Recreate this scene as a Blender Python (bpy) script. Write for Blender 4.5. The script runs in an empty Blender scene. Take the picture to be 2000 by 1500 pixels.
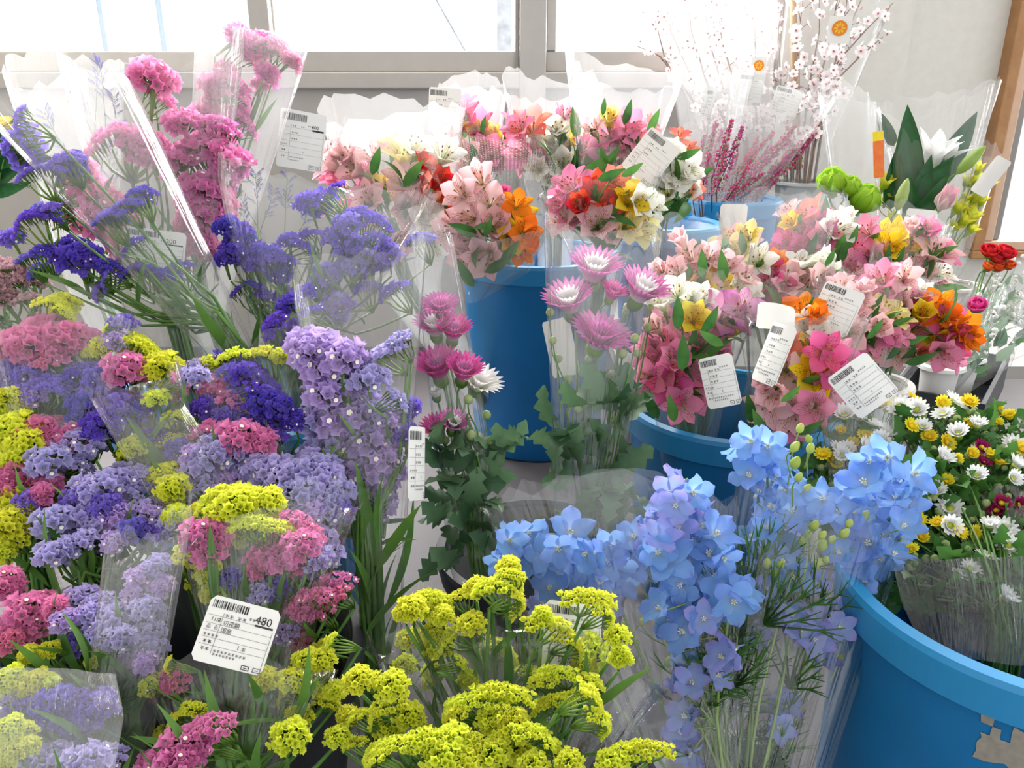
import bpy, math, random
from mathutils import Vector, Matrix
random.seed(7)
S = bpy.context.scene
COL = S.collection
PI = math.pi

# ------------------------------------------------------------------ camera
PITCH = math.radians(20.0); FPX = 1555.6; CAMZ = 0.78
cd = bpy.data.cameras.new('camera'); cam = bpy.data.objects.new('camera', cd); COL.objects.link(cam)
cam.location = (0, 0, CAMZ); cam.rotation_euler = (PI / 2 - PITCH, 0, 0)
cd.sensor_width = 36.0; cd.lens = 36.0 * FPX / 2000.0; cd.clip_start = 0.02; cd.clip_end = 100
S.camera = cam
CP, SP = math.cos(PITCH), math.sin(PITCH)

def W(px, py, d):
    """photo pixel + distance along the optical axis -> world point"""
    v = (750 - py) / FPX * d
    return Vector(((px - 1000) / FPX * d, d * CP + v * SP, CAMZ + v * CP - d * SP))

# ------------------------------------------------------------------ world, daylight, exposure
wd = bpy.data.worlds.new('world'); S.world = wd; wd.use_nodes = True
bg = wd.node_tree.nodes['Background']; bg.inputs[0].default_value = (0.93, 0.97, 1.0, 1); bg.inputs[1].default_value = 0.95
def area(name, loc, rot, sx, sy, power, col):
    l = bpy.data.lights.new(name, 'AREA'); l.shape = 'RECTANGLE'; l.size = sx; l.size_y = sy; l.energy = power; l.color = col
    o = bpy.data.objects.new(name, l); COL.objects.link(o); o.location = loc; o.rotation_euler = rot
    o['kind'] = 'helper'
    return o
# daylight coming in through the long window and through the glazed door
area('window_daylight', (-0.3, 3.1, 1.75), (math.radians(-68), 0, 0), 3.4, 1.7, 280, (1.0, 0.985, 0.96))
area('door_daylight', (2.3, 3.0, 1.1), (math.radians(-80), 0, math.radians(-12)), 1.4, 1.8, 70, (1.0, 0.985, 0.96))
vs = S.view_settings
vs.view_transform = 'Standard'; vs.look = 'None'; vs.exposure = 0.78; vs.gamma = 1.0; vs.use_curve_mapping = False
S.cycles.transparent_max_bounces = 22
S.cycles.adaptive_threshold = .1
S.cycles.max_bounces = 4; S.cycles.diffuse_bounces = 2; S.cycles.glossy_bounces = 2; S.cycles.transmission_bounces = 3
S.cycles.caustics_reflective = False; S.cycles.caustics_refractive = False

# ------------------------------------------------------------------ helpers
def srgb(h):
    c = [int(h[i:i + 2], 16) / 255 for i in (0, 2, 4)]
    return tuple(x / 12.92 if x <= .04045 else ((x + .055) / 1.055) ** 2.4 for x in c) + (1,)

class MB:
    def __init__(s): s.v = []; s.f = []; s.uv = []; s.m = []
    def vert(s, p, uv=(0, 0)): s.v.append(tuple(p)); s.uv.append(uv); return len(s.v) - 1
    def face(s, *ix, m=0): s.f.append(ix); s.m.append(m)
    def mesh(s, name, mats=(), smooth=True):
        me = bpy.data.meshes.new(name); me.from_pydata(s.v, [], s.f)
        ul = me.uv_layers.new(name='UVMap')
        li = [0] * len(me.loops); me.loops.foreach_get('vertex_index', li)
        fl = []
        for i in li: fl.extend(s.uv[i])
        ul.data.foreach_set('uv', fl)
        me.polygons.foreach_set('use_smooth', [smooth] * len(s.f))
        me.polygons.foreach_set('material_index', s.m)
        for m in mats: me.materials.append(m)
        me.update(); return me
    def grid(s, rows, uvs=None, closed=False, m=0):
        """rows: list of equal-length lists of points"""
        idx = []
        nr = len(rows); nc = len(rows[0])
        for j, r in enumerate(rows):
            idx.append([s.vert(p, (uvs[j][i] if uvs else (i / max(1, nc - (0 if closed else 1)), j / max(1, nr - 1)))) for i, p in enumerate(r)])
        for j in range(nr - 1):
            for i in range(nc if closed else nc - 1):
                k = (i + 1) % nc
                s.face(idx[j][i], idx[j][k], idx[j + 1][k], idx[j + 1][i], m=m)
        return idx
    def tube(s, pts, rad, n=5, m=0, cap=True):
        rows = []
        for j, p in enumerate(pts):
            a = pts[max(0, j - 1)]; b = pts[min(len(pts) - 1, j + 1)]
            t = (b - a).normalized()
            x = t.orthogonal().normalized() if j == 0 else (px_ - t * px_.dot(t)).normalized()
            px_ = x; y = t.cross(x)
            r = rad[j] if isinstance(rad, (list, tuple)) else rad
            rows.append([p + x * r * math.cos(2 * PI * i / n) + y * r * math.sin(2 * PI * i / n) for i in range(n)])
        idx = s.grid(rows, closed=True, m=m)
        if cap:
            s.face(*idx[-1], m=m); s.face(*reversed(idx[0]), m=m)
    def box(s, a, b, m=0):
        x0, y0, z0 = a; x1, y1, z1 = b
        q = [s.vert(p) for p in ((x0, y0, z0), (x1, y0, z0), (x1, y1, z0), (x0, y1, z0), (x0, y0, z1), (x1, y0, z1), (x1, y1, z1), (x0, y1, z1))]
        for f in ((3, 2, 1, 0), (4, 5, 6, 7), (0, 1, 5, 4), (1, 2, 6, 5), (2, 3, 7, 6), (3, 0, 4, 7)): s.face(*[q[i] for i in f], m=m)
    def lathe(s, prof, n=48, m=0, c=(0, 0)):
        rows = [[Vector((c[0] + r * math.cos(2 * PI * i / n), c[1] + r * math.sin(2 * PI * i / n), z)) for i in range(n)] for r, z in prof]
        return s.grid(rows, closed=True, m=m)

def obj(name, me, parent=None, mat=None):
    o = bpy.data.objects.new(name, me); COL.objects.link(o)
    if parent is not None: o.parent = parent
    if mat is not None: o.matrix_basis = mat
    return o
def tag(o, label, cat, group=None, kind=None):
    o['label'] = label; o['category'] = cat
    if group: o['group'] = group
    if kind: o['kind'] = kind
    return o
def thing(name, label, cat, loc, group=None):
    e = bpy.data.objects.new(name, None); COL.objects.link(e); e.location = loc; e.empty_display_size = .02
    return tag(e, label, cat, group)
def struct(name, me, label=None):
    o = obj(name, me); o['kind'] = 'structure'
    if label: o['label'] = label
    return o
def basis(z, xhint=None, roll=0.0):
    z = z.normalized()
    x = xhint - z * xhint.dot(z) if xhint is not None else z.orthogonal()
    if x.length < 1e-5: x = z.orthogonal()
    x.normalize(); y = z.cross(x)
    m = Matrix((x, y, z)).transposed().to_4x4()
    return m @ Matrix.Rotation(roll, 4, 'Z')
def TRS(p, R, s=1.0): return Matrix.Translation(p) @ R @ Matrix.Scale(s, 4)
def rnd(a, b): return random.uniform(a, b)
def rv(k=1.0): return Vector((rnd(-k, k), rnd(-k, k), rnd(-k, k)))
def lerp(a, b, t): return a + (b - a) * t

# ------------------------------------------------------------------ materials
def nodes(name):
    m = bpy.data.materials.new(name); m.use_nodes = True
    nt = m.node_tree; nt.nodes.clear()
    out = nt.nodes.new('ShaderNodeOutputMaterial')
    def N(t, **k):
        n = nt.nodes.new('ShaderNode' + t)
        for a, b in k.items(): setattr(n, a, b)
        return n
    def L(a, b): nt.links.new(a, b)
    return m, N, L, out
def ramp(N, stops):
    r = N('ValToRGB'); e = r.color_ramp.elements
    while len(e) < len(stops): e.new(0.5)
    for k, (p, c) in zip(e, stops): k.position = p; k.color = c
    return r
def math_(N, L, op, a, b=None):
    n = N('Math', operation=op)
    for i, x in enumerate((a, b)):
        if x is None: continue
        if isinstance(x, (int, float)): n.inputs[i].default_value = x
        else: L(x, n.inputs[i])
    return n.outputs[0]
def petal_mat(name, base, mid, tip, streak=None, trans=.4, vary=.06, edge=None):
    m, N, L, out = nodes(name)
    uv = N('UVMap'); sp = N('SeparateXYZ'); L(uv.outputs[0], sp.inputs[0]); u, v = sp.outputs[0], sp.outputs[1]
    r = ramp(N, [(0.0, srgb(base)), (.5, srgb(mid)), (1.0, srgb(tip))]); L(v, r.inputs[0])
    c = r.outputs[0]
    if edge:
        a = math_(N, L, 'ABSOLUTE', math_(N, L, 'SUBTRACT', u, .5))
        f = math_(N, L, 'MULTIPLY', math_(N, L, 'GREATER_THAN', a, edge[1]), .85)
        mx = N('MixRGB'); L(f, mx.inputs[0]); L(c, mx.inputs[1]); mx.inputs[2].default_value = srgb(edge[0]); c = mx.outputs[0]
    if streak:
        w = math_(N, L, 'SINE', math_(N, L, 'MULTIPLY', u, 44.0))
        nz = N('TexNoise'); nz.inputs['Scale'].default_value = 9; L(uv.outputs[0], nz.inputs['Vector'])
        w = math_(N, L, 'ADD', w, math_(N, L, 'MULTIPLY', math_(N, L, 'SUBTRACT', nz.outputs[0], .5), 3.2))
        f = math_(N, L, 'MULTIPLY', math_(N, L, 'GREATER_THAN', w, .85), math_(N, L, 'GREATER_THAN', v, .3))
        f = math_(N, L, 'MULTIPLY', f, math_(N, L, 'LESS_THAN', v, .8))
        f = math_(N, L, 'MULTIPLY', f, .8)
        mx = N('MixRGB'); L(f, mx.inputs[0]); L(c, mx.inputs[1]); mx.inputs[2].default_value = srgb(streak); c = mx.outputs[0]
    oi = N('ObjectInfo'); hs = N('HueSaturation'); L(c, hs.inputs['Color'])
    L(math_(N, L, 'ADD', math_(N, L, 'MULTIPLY', oi.outputs['Random'], vary * .35), .5 - vary * .175), hs.inputs['Hue'])
    L(math_(N, L, 'ADD', math_(N, L, 'MULTIPLY', oi.outputs['Random'], vary * 2), 1 - vary), hs.inputs['Value'])
    d = N('BsdfDiffuse'); t = N('BsdfTranslucent'); L(hs.outputs[0], d.inputs[0]); L(hs.outputs[0], t.inputs[0])
    ms = N('MixShader'); ms.inputs[0].default_value = trans; L(d.outputs[0], ms.inputs[1]); L(t.outputs[0], ms.inputs[2])
    L(ms.outputs[0], out.inputs[0]); return m
def plain(name, col, rough=.6, noise=None, metal=0.0, bump=None, spec=.4):
    m, N, L, out = nodes(name)
    b = N('BsdfPrincipled'); b.inputs['Roughness'].default_value = rough; b.inputs['Metallic'].default_value = metal
    b.inputs['Specular IOR Level'].default_value = spec
    b.inputs['Base Color'].default_value = srgb(col)
    if noise:
        tc = N('TexCoord'); nz = N('TexNoise'); nz.inputs['Scale'].default_value = noise[1]; nz.inputs['Detail'].default_value = 6
        L(tc.outputs['Object'], nz.inputs['Vector'])
        r = ramp(N, [(.3, srgb(noise[0])), (.7, srgb(col))]); L(nz.outputs[0], r.inputs[0]); L(r.outputs[0], b.inputs['Base Color'])
        if bump:
            bp = N('Bump'); bp.inputs['Strength'].default_value = bump; bp.inputs['Distance'].default_value = .004
            L(nz.outputs[0], bp.inputs['Height']); L(bp.outputs[0], b.inputs['Normal'])
    L(b.outputs[0], out.inputs[0]); return m
def film(name, haze=.05, tint='FFFFFF', dots=False, gloss=1.0):
    m, N, L, out = nodes(name)
    uv = N('UVMap'); mp = N('Mapping'); L(uv.outputs[0], mp.inputs[0]); mp.inputs['Scale'].default_value = (34, 2.2, 1)
    nz = N('TexNoise'); nz.inputs['Scale'].default_value = 1.0; nz.inputs['Detail'].default_value = 3; L(mp.outputs[0], nz.inputs['Vector'])
    bp = N('Bump'); bp.inputs['Strength'].default_value = .7; bp.inputs['Distance'].default_value = .008; L(nz.outputs[0], bp.inputs['Height'])
    lw = N('LayerWeight'); lw.inputs['Blend'].default_value = .5; L(bp.outputs[0], lw.inputs['Normal'])
    f = math_(N, L, 'POWER', lw.outputs['Facing'], 3.5)
    f = math_(N, L, 'MINIMUM', math_(N, L, 'ADD', math_(N, L, 'MULTIPLY', f, .65 * gloss), .055 * gloss), .85)
    tr = N('BsdfTransparent'); tr.inputs[0].default_value = tuple(x * .985 for x in srgb(tint)[:3]) + (1,)
    gl = N('BsdfGlossy'); gl.inputs['Roughness'].default_value = .09; L(bp.outputs[0], gl.inputs['Normal'])
    df = N('BsdfDiffuse'); df.inputs[0].default_value = (.95, .95, .97, 1)
    tl = N('BsdfTranslucent'); tl.inputs[0].default_value = (.95, .95, .97, 1)
    dm = N('MixShader'); dm.inputs[0].default_value = .5; L(df.outputs[0], dm.inputs[1]); L(tl.outputs[0], dm.inputs[2])
    h = N('MixShader'); L(tr.outputs[0], h.inputs[1]); L(dm.outputs[0], h.inputs[2]); h.inputs[0].default_value = haze
    if dots:
        vo = N('TexVoronoi'); vo.inputs['Scale'].default_value = 1.0; vo.inputs['Randomness'].default_value = 0.0
        m2 = N('Mapping'); m2.inputs['Scale'].default_value = (150, 80, 1); L(uv.outputs[0], m2.inputs[0]); L(m2.outputs[0], vo.inputs['Vector'])
        q = math_(N, L, 'LESS_THAN', vo.outputs['Distance'], .24)
        L(math_(N, L, 'ADD', math_(N, L, 'MULTIPLY', q, .16), haze), h.inputs[0])
    ms = N('MixShader'); L(f, ms.inputs[0]); L(h.outputs[0], ms.inputs[1]); L(gl.outputs[0], ms.inputs[2])
    L(ms.outputs[0], out.inputs[0]); return m
def leafy(name, a, b, trans=.25, rough=.45):
    m, N, L, out = nodes(name)
    tc = N('TexCoord'); nz = N('TexNoise'); nz.inputs['Scale'].default_value = 60; L(tc.outputs['Object'], nz.inputs['Vector'])
    oi = N('ObjectInfo'); f = math_(N, L, 'ADD', math_(N, L, 'MULTIPLY', nz.outputs[0], .6), math_(N, L, 'MULTIPLY', oi.outputs['Random'], .5))
    r = ramp(N, [(.2, srgb(a)), (.85, srgb(b))]); L(f, r.inputs[0])
    p = N('BsdfPrincipled'); p.inputs['Roughness'].default_value = rough; p.inputs['Specular IOR Level'].default_value = .3; L(r.outputs[0], p.inputs['Base Color'])
    t = N('BsdfTranslucent'); L(r.outputs[0], t.inputs[0])
    ms = N('MixShader'); ms.inputs[0].default_value = trans; L(p.outputs[0], ms.inputs[1]); L(t.outputs[0], ms.inputs[2])
    L(ms.outputs[0], out.inputs[0]); return m

M = {}
M['film'] = film('cellophane', .05)
M['film_clear'] = film('cellophane_clear', .014)
M['film_milky_glare'] = film('cellophane_milky_glare', .19)  # milky film; its raised haze also paints window glare onto the rear sleeves
M['film_dots'] = film('cellophane_dotted', .04, dots=True)
M['film_grey'] = film('cellophane_grey', .03, 'C9CBCB')
M['stem'] = leafy('stem_green', '3F6B2E', '6F9A45', .1)
M['stem_pale'] = leafy('stem_pale', '6E8F45', 'A3BE6A', .15)
M['calyx'] = leafy('calyx_green', '4E7A2C', '8DB050', .3)
M['leaf'] = leafy('leaf_green', '2F5E2C', '5F9345', .3)
M['leaf_mum'] = leafy('leaf_blue_green', '3E6446', '76996F', .3)
M['leaf_dark'] = leafy('leaf_dark', '123C1E', '2C6231', .12, .3)
M['leaf_grey'] = leafy('leaf_grey_green', '7D9A82', 'B4C7B0', .25)
M['bud'] = leafy('bud_green', 'B3C85A', 'D9E48E', .4)
M['bud_mum'] = leafy('bud_mum_green', '93AF68', 'C8D69C', .35)
M['lime'] = petal_mat('lime_petal', '86B52A', 'A6D637', 'C6EC5C', trans=.45)
M['bark'] = plain('bark', 'A8938A', .8, ('857068', 60))
M['bark_dark'] = plain('bark_dark', '5B4A44', .8, ('40332F', 60))
M['blue_plastic'] = plain('blue_plastic', '1B76B4', .42, ('186EA8', 14), bump=.05)
M['blue_rim'] = plain('blue_plastic_rim', '3596D2', .38, ('3090CA', 14))
M['white_plastic'] = plain('white_plastic', 'E9E6E2', .45, ('DEDAD5', 10))
M['grey_plastic'] = plain('grey_plastic', 'B6BBBB', .45, ('A8ADAD', 10))
M['black_plastic'] = plain('black_plastic', '34363B', .45, ('2C2E32', 10))
M['paper'] = plain('label_paper', 'F3F1EC', .55)
M['ink'] = plain('ink', '2B2A2C', .7)
M['ink_grey'] = plain('ink_grey', '6E6C6E', .7)
M['residue'] = plain('sticker_residue', 'A79F92', .85, ('8F8A82', 120))
M['corolla'] = plain('corolla_white', 'FFF9E6', .7)
M['corolla_yellow'] = plain('corolla_yellow', 'FFF68A', .7)
M['anther'] = plain('anther', '8A6A2C', .7)
M['yellow_eye'] = plain('yellow_eye', 'E8C21E', .8)
M['eye_white'] = plain('eye_white', 'F2F2D8', .8)
STAT = {
 'yellow': petal_mat('statice_yellow', 'DCE834', 'F4FA40', 'FCFF6C', trans=.48),
 'pink': petal_mat('statice_pink', 'F0B0CC', 'F68CC6', 'FCA2D4', trans=.46),
 'rose': petal_mat('statice_rose', 'EEA0BA', 'F286B6', 'F698C4', trans=.46),
 'purple': petal_mat('statice_purple', '9A86D0', '6A50CC', '7A62DC', trans=.4),
 'violet': petal_mat('statice_violet', 'A698DA', '8A76DE', '9A88EC', trans=.42),
 'lav': petal_mat('statice_lavender', 'DAD2F2', 'C4B8F6', 'DAD2FE', trans=.46),
 'mauve': petal_mat('statice_mauve', 'E0C6EC', 'CFB0F2', 'DEC6FA', trans=.46),
 'dusty': petal_mat('statice_dusty', 'D6B0B4', 'DEAEB8', 'EAC4CA', trans=.3),
}
# ------------------------------------------------------------------ the setting
M['floor'] = plain('floor_concrete', '6E696B', .6, ('666163', 5), bump=.05)
M['wall'] = plain('wall_plaster', 'E6E3DC', .8, ('E1DDD5', 40), bump=.03)
M['alu'] = plain('aluminium_beige', 'BAB4AD', .4, ('B5AFA8', 20), metal=.15)
M['alu_dark'] = plain('aluminium_grey', '8F8B88', .45, metal=.2)
M['panel'] = plain('panel_beige', 'B4AFA9', .6, ('AFAAA3', 12))
M['wood'] = plain('wood_frame', 'B98A5C', .5, ('A5754A', 25))
M['wood_pale'] = plain('wood_pale', 'DDBBA0', .5, ('D2AD90', 25))
M['glass'] = film('window_glass', .0, gloss=.35)
M['out_blue'] = plain('outside_blue', 'A9BBD0', .7)
M['out_grey'] = plain('outside_grey', '8C939C', .8, ('6F767F', 30))
YW = 2.5
def boxmesh(name, a, b, mat, bev=0):
    k = MB(); k.box(a, b); me = k.mesh(name, (mat,), False); return me
struct('floor', boxmesh('floor', (-4, -2.5, -.05), (4, 3.2, 0), M['floor']))
wb = struct('wall_back', boxmesh('wall_back', (-2.6, YW, 0), (.78, YW + .12, .80), M['panel']), 'beige panel wall under the window')
k = MB(); k.box((.78, YW - .02, 0), (1.14, YW + .12, 2.6)); struct('wall_pillar', k.mesh('p', (M['wall'],), False))
k = MB(); k.box((1.1401, YW + .05, 0), (1.45, YW + .15, 2.6)); k.box((1.45, YW + .05, 0), (2.7, YW + .15, .315)); struct('wall_right', k.mesh('p', (M['wall'],), False))
struct('wall_upper', boxmesh('wall_upper', (-2.6, YW, 2.1805), (.78, YW + .12, 2.7), M['wall']))
struct('wall_left', boxmesh('wall_left', (-2.72, -2.5, 0), (-2.6, YW + .12, 2.7), M['wall']))
struct('ceiling', boxmesh('ceiling', (-2.72, -2.5, 2.7), (2.8, YW + .15, 2.8), M['wall']))
# long sliding window: sill, sashes, mullion, panes
def win(name, parts):
    e = bpy.data.objects.new(name, None); COL.objects.link(e); e['kind'] = 'structure'; e.location = (0, YW, .8)
    for nm, a, b, mt in parts:
        o = obj(nm, boxmesh(nm, (a[0], a[1] - YW, a[2] - .8), (b[0], b[1] - YW, b[2] - .8), M[mt]), e)
        if nm != 'window_pane':
            bv = o.modifiers.new('b', 'BEVEL'); bv.width = .004; bv.segments = 2
    return e
Z0, Z1 = .84, 2.1
def sash(x0, x1, y, wl, wr):
    return [('sash_rail', (x0, y, Z0), (x1, y + .03, .898), 'alu'), ('sash_rail', (x0, y, Z1 - .06), (x1, y + .03, Z1), 'alu'),
            ('sash_stile', (x0, y - .002, .898), (x0 + wl, y + .032, Z1 - .06), 'alu'), ('sash_stile', (x1 - wr, y - .002, .898), (x1, y + .032, Z1 - .06), 'alu'),
            ('window_pane', (x0 + wl, y + .012, .898), (x1 - wr, y + .016, Z1 - .06), 'glass')]
win('window_1', [('window_sill', (-2.6, YW - .03, .795), (.78, YW + .1, .84), 'alu'), ('window_head', (-2.6, YW - .03, Z1), (.78, YW + .1, Z1 + .08), 'alu')]
    + sash(-2.6, -.69, YW + .04, .06, .075) + sash(-.755, .065, YW + .0, .06, .05))
win('window_2', [('mullion', (.022, YW - .035, 0.0), (.098, YW + .1, Z1 + .08), 'alu'), ('mullion_groove', (.008, YW - .012, .842), (.0215, YW + .04, Z1), 'alu_dark')]
    + sash(.0985, .78, YW + .012, .03, .05))
# glazed opening with the wooden surround
win('window_3', [('wooden_jamb', (1.45, YW - .0, .315), (1.485, YW + .1, 2.4), 'wood'), ('wooden_liner', (1.4855, YW + .01, .345), (1.515, YW + .12, 2.4), 'wood_pale'),
    ('wooden_sill', (1.45, YW - .002, .29), (2.7, YW + .102, .3149), 'wood'), ('wooden_sill_liner', (1.4855, YW + .01, .3152), (2.7, YW + .12, .3449), 'wood_pale'),
    ('metal_stile', (1.5155, YW + .03, .345), (1.545, YW + .09, 2.4), 'alu_dark'), ('metal_rail', (1.545, YW + .03, .905), (2.7, YW + .09, 1.02), 'alu_dark'),
    ('window_pane', (1.545, YW + .05, .345), (2.7, YW + .054, .905), 'glass')])
# outdoors: pale posts, a slanting cable, a grey post close to the glass
def tube_thing(name, label, cat, pts, r, mt, group=None, n=8):
    b = pts[0]; k = MB(); k.tube([Vector(p) - Vector(b) for p in pts], r, n)
    o = obj(name, k.mesh(name, (M[mt],))); o.location = b; return tag(o, label, cat, group)
struct('ground_outside', boxmesh('g', (-9, 3.2, -.05), (9, 14, 0), plain('pale_ground', 'D8D8D6', .9)))
for px, w_ in ((201, .03), (316, .035)):
    p = W(px, 60, 6.0); tube_thing('outdoor_post', 'thin pale blue post standing outside the window', 'post', [(p.x, p.y, 0), (p.x, p.y, 2.2)], w_ * .55, 'out_blue', 'pale blue posts outside the window')
p = W(985, 50, 3.0); k = MB(); k.box((-.035, -.03, 0), (.035, .03, 2.4)); o = obj('downpipe', k.mesh('downpipe', (M['out_grey'],), False)); o.location = (p.x, p.y, 0)
bv = o.modifiers.new('b', 'BEVEL'); bv.width = .008
tag(o, 'weathered grey square post right behind the window glass beside the mullion', 'post')
a = W(835, -30, 4.2); b = W(910, 102, 4.2)
tube_thing('guy_wire', 'thin dark wire slanting down outside the window', 'wire', [(b + (b - a) * 3.0), b, a, a + (a - b) * 1.2], .004, 'out_grey')

# ------------------------------------------------------------------ flower templates
def ob(t): return max(.10, (.22 + .78 * math.sin(PI * t * .78)) * max(0, 1 - t ** 5) ** .5)
def spat(t): return max(.08, (.2 + .8 * math.sin(PI * min(1, t * t * .9 + .02))) * max(0, 1 - t ** 6) ** .5)
def lance(t): return max(.03, math.sin(PI * t ** .75) ** .9)
def ovate(t): return max(.05, math.sin(PI * t ** .6) ** .8)
def strap(t): return max(.12, (.55 + .45 * math.sin(PI * t * .8)) * max(0, 1 - t ** 8) ** .5)
def petal(name, L, Wd, wf, a0, a1, mat, cup=.3, nx=4, ny=6, ruf=0.0, r0=0.0, z0=0.0, thick=False):
    k = MB(); r, z = r0, z0; rows = []; uvs = []
    for j in range(ny + 1):
        t = j / ny; a = lerp(a0, a1, t)
        if j: r += math.sin(a) * L / ny; z += math.cos(a) * L / ny
        w = Wd * wf(t) / 2; n = Vector((-math.cos(a), 0, math.sin(a)))
        rows.append([Vector((r, 0, z)) + Vector((0, s * w, 0)) + n * (cup * w * s * s + ruf * math.sin(s * 5 + t * 9) * abs(s) * t) for s in [-1 + 2 * i / nx for i in range(nx + 1)]])
        uvs.append([(i / nx, t) for i in range(nx + 1)])
    k.grid(rows, uvs)
    return k.mesh(name, (mat,))
RZ = lambda a: Matrix.Rotation(a, 4, 'Z')
D2 = math.radians

# template = (part_name, mesh, [(sub_name, mesh, matrix)...])
def put(tpl, parent, B, p, R, s):
    nm, me, subs = tpl
    o = obj(nm, me, parent, TRS(p - B, R, s))
    for sn, sm, mx in subs: obj(sn, sm, o, mx)
    return o

# --- statice: an arched comb (or dome) of papery florets over green calyces
def statice_meshes(var, mats, fr=.0042, dots=.18):
    rs = random.Random(100 + var)
    pos = []   # (point, axis)
    if var < 4:
        Lh = [.030, .026, .034, .020][var]; arch = [.010, .016, .013, .006][var]; rows = [3, 3, 3, 3][var]
        n = int(2 * Lh / (fr * 1.25))
        for i in range(n):
            for r in range(rows):
                s = -1 + 2 * (i + .5 * (r % 2) + .25) / n; s = max(-1, min(1, s)); y = (r - (rows - 1) / 2)
                ax = Vector((s * 1.1 * arch / .012, y * .55, 1)).normalized()
                q = Vector((s * Lh, y * fr * 1.5, -arch * s * s * 1.2)) + Vector((rs.uniform(-1, 1), rs.uniform(-1, 1), rs.uniform(-1, 1))) * fr * .35
                pos.append((q, (ax + Vector((rs.uniform(-1, 1), rs.uniform(-1, 1), 0)) * .25).normalized()))
    else:
        R0 = [.019, .015][var - 4]; fr = fr * 1.42; n = int(30 * (.0061 / fr) ** 1.5)
        for i in range(n):
            z = 1 - (i + .5) / n * .85; t = i * 2.39996; r = math.sqrt(1 - z * z)
            ax = Vector((r * math.cos(t), r * math.sin(t), z))
            q = Vector((ax.x * R0, ax.y * R0, ax.z * R0 * .75)) * rs.uniform(.68, 1.18)
            pos.append((q, (ax + Vector((rs.uniform(-1, 1), rs.uniform(-1, 1), rs.uniform(-1, 1))) * .25).normalized()))
    A, C, K = MB(), MB(), MB()
    for q, ax in pos:
        R = basis(ax, roll=rs.uniform(0, 6)).to_3x3(); f = fr * rs.uniform(.85, 1.2); nl = 6
        b = [A.vert(q + R @ Vector((.22 * f * math.cos(2 * PI * i / nl), .22 * f * math.sin(2 * PI * i / nl), 0)), (i / nl, 0)) for i in range(nl)]
        e = []
        for i in range(2 * nl):
            rr = f * (1.18 if i % 2 == 0 else .82) * rs.uniform(.88, 1.12); a = PI * (i + .5) / nl
            e.append(A.vert(q + R @ Vector((rr * math.cos(a), rr * math.sin(a), f * rs.uniform(.9, 1.5))), (i / 12, 1)))
        for i in range(nl):
            j = (i + 1) % nl
            A.face(b[i], e[2 * i], b[j]) ; A.face(b[i], e[2 * i - 1], e[2 * i]); A.face(b[j], e[2 * i], e[2 * i + 1])
        A.face(*b)
        # calyx under the floret
        cb = [C.vert(q + R @ Vector((.34 * f * math.cos(2 * PI * i / 4), .34 * f * math.sin(2 * PI * i / 4), .2 * f))) for i in range(4)]
        root = Vector((q.x * .80, q.y * .3, q.z - f * 2.6 - (.002 if var < 4 else .004))) if var < 4 else q * .25 - Vector((0, 0, .008))
        tp = C.vert(root)
        for i in range(4): C.face(cb[i], cb[(i + 1) % 4], tp)
        if rs.random() < dots:
            cc = [K.vert(q + R @ Vector((.42 * f * math.cos(2 * PI * i / 5), .42 * f * math.sin(2 * PI * i / 5), f * 1.15))) for i in range(5)]
            ct = K.vert(q + R @ Vector((0, 0, f * .9)))
            for i in range(5): K.face(cc[i], cc[(i + 1) % 5], ct)
    if var < 4:   # branchlets carrying the comb, joined at the stem
        root = Vector((0, 0, -.045))
        for s in (-.85, -.45, 0, .45, .85):
            e = Vector((s * Lh * .8, 0, -arch * s * s * 1.2 - fr * 2.4))
            C.tube([root, lerp(root, e, .55) + Vector((s * .004, 0, 0)), e], [.0016, .0014, .001], 4)
    else:
        C.tube([Vector((0, 0, -.04)), Vector((0, 0, -.006))], [.0016, .003], 5)
    pm, cm, km = mats
    subs = [('calyx', C.mesh('calyx', (cm,)), Matrix())]
    if K.f: subs.append(('corolla', K.mesh('corolla', (km,)), Matrix()))
    return ('statice_head', A.mesh('statice_head', (pm,)), subs)
ST = {}
for c, pm in STAT.items():
    fr = {'lav': .0050, 'mauve': .0048, 'violet': .0036, 'purple': .0034, 'yellow': .0033, 'dusty': .0038}.get(c, .0043)
    dots = {'yellow': .0, 'pink': .14, 'rose': .10, 'purple': .08, 'violet': .05, 'lav': .10, 'mauve': .22, 'dusty': 0}[c]
    for v in range(6): ST[c, v] = statice_meshes(v, (pm, M['calyx'], M['corolla']), fr, dots)

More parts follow.
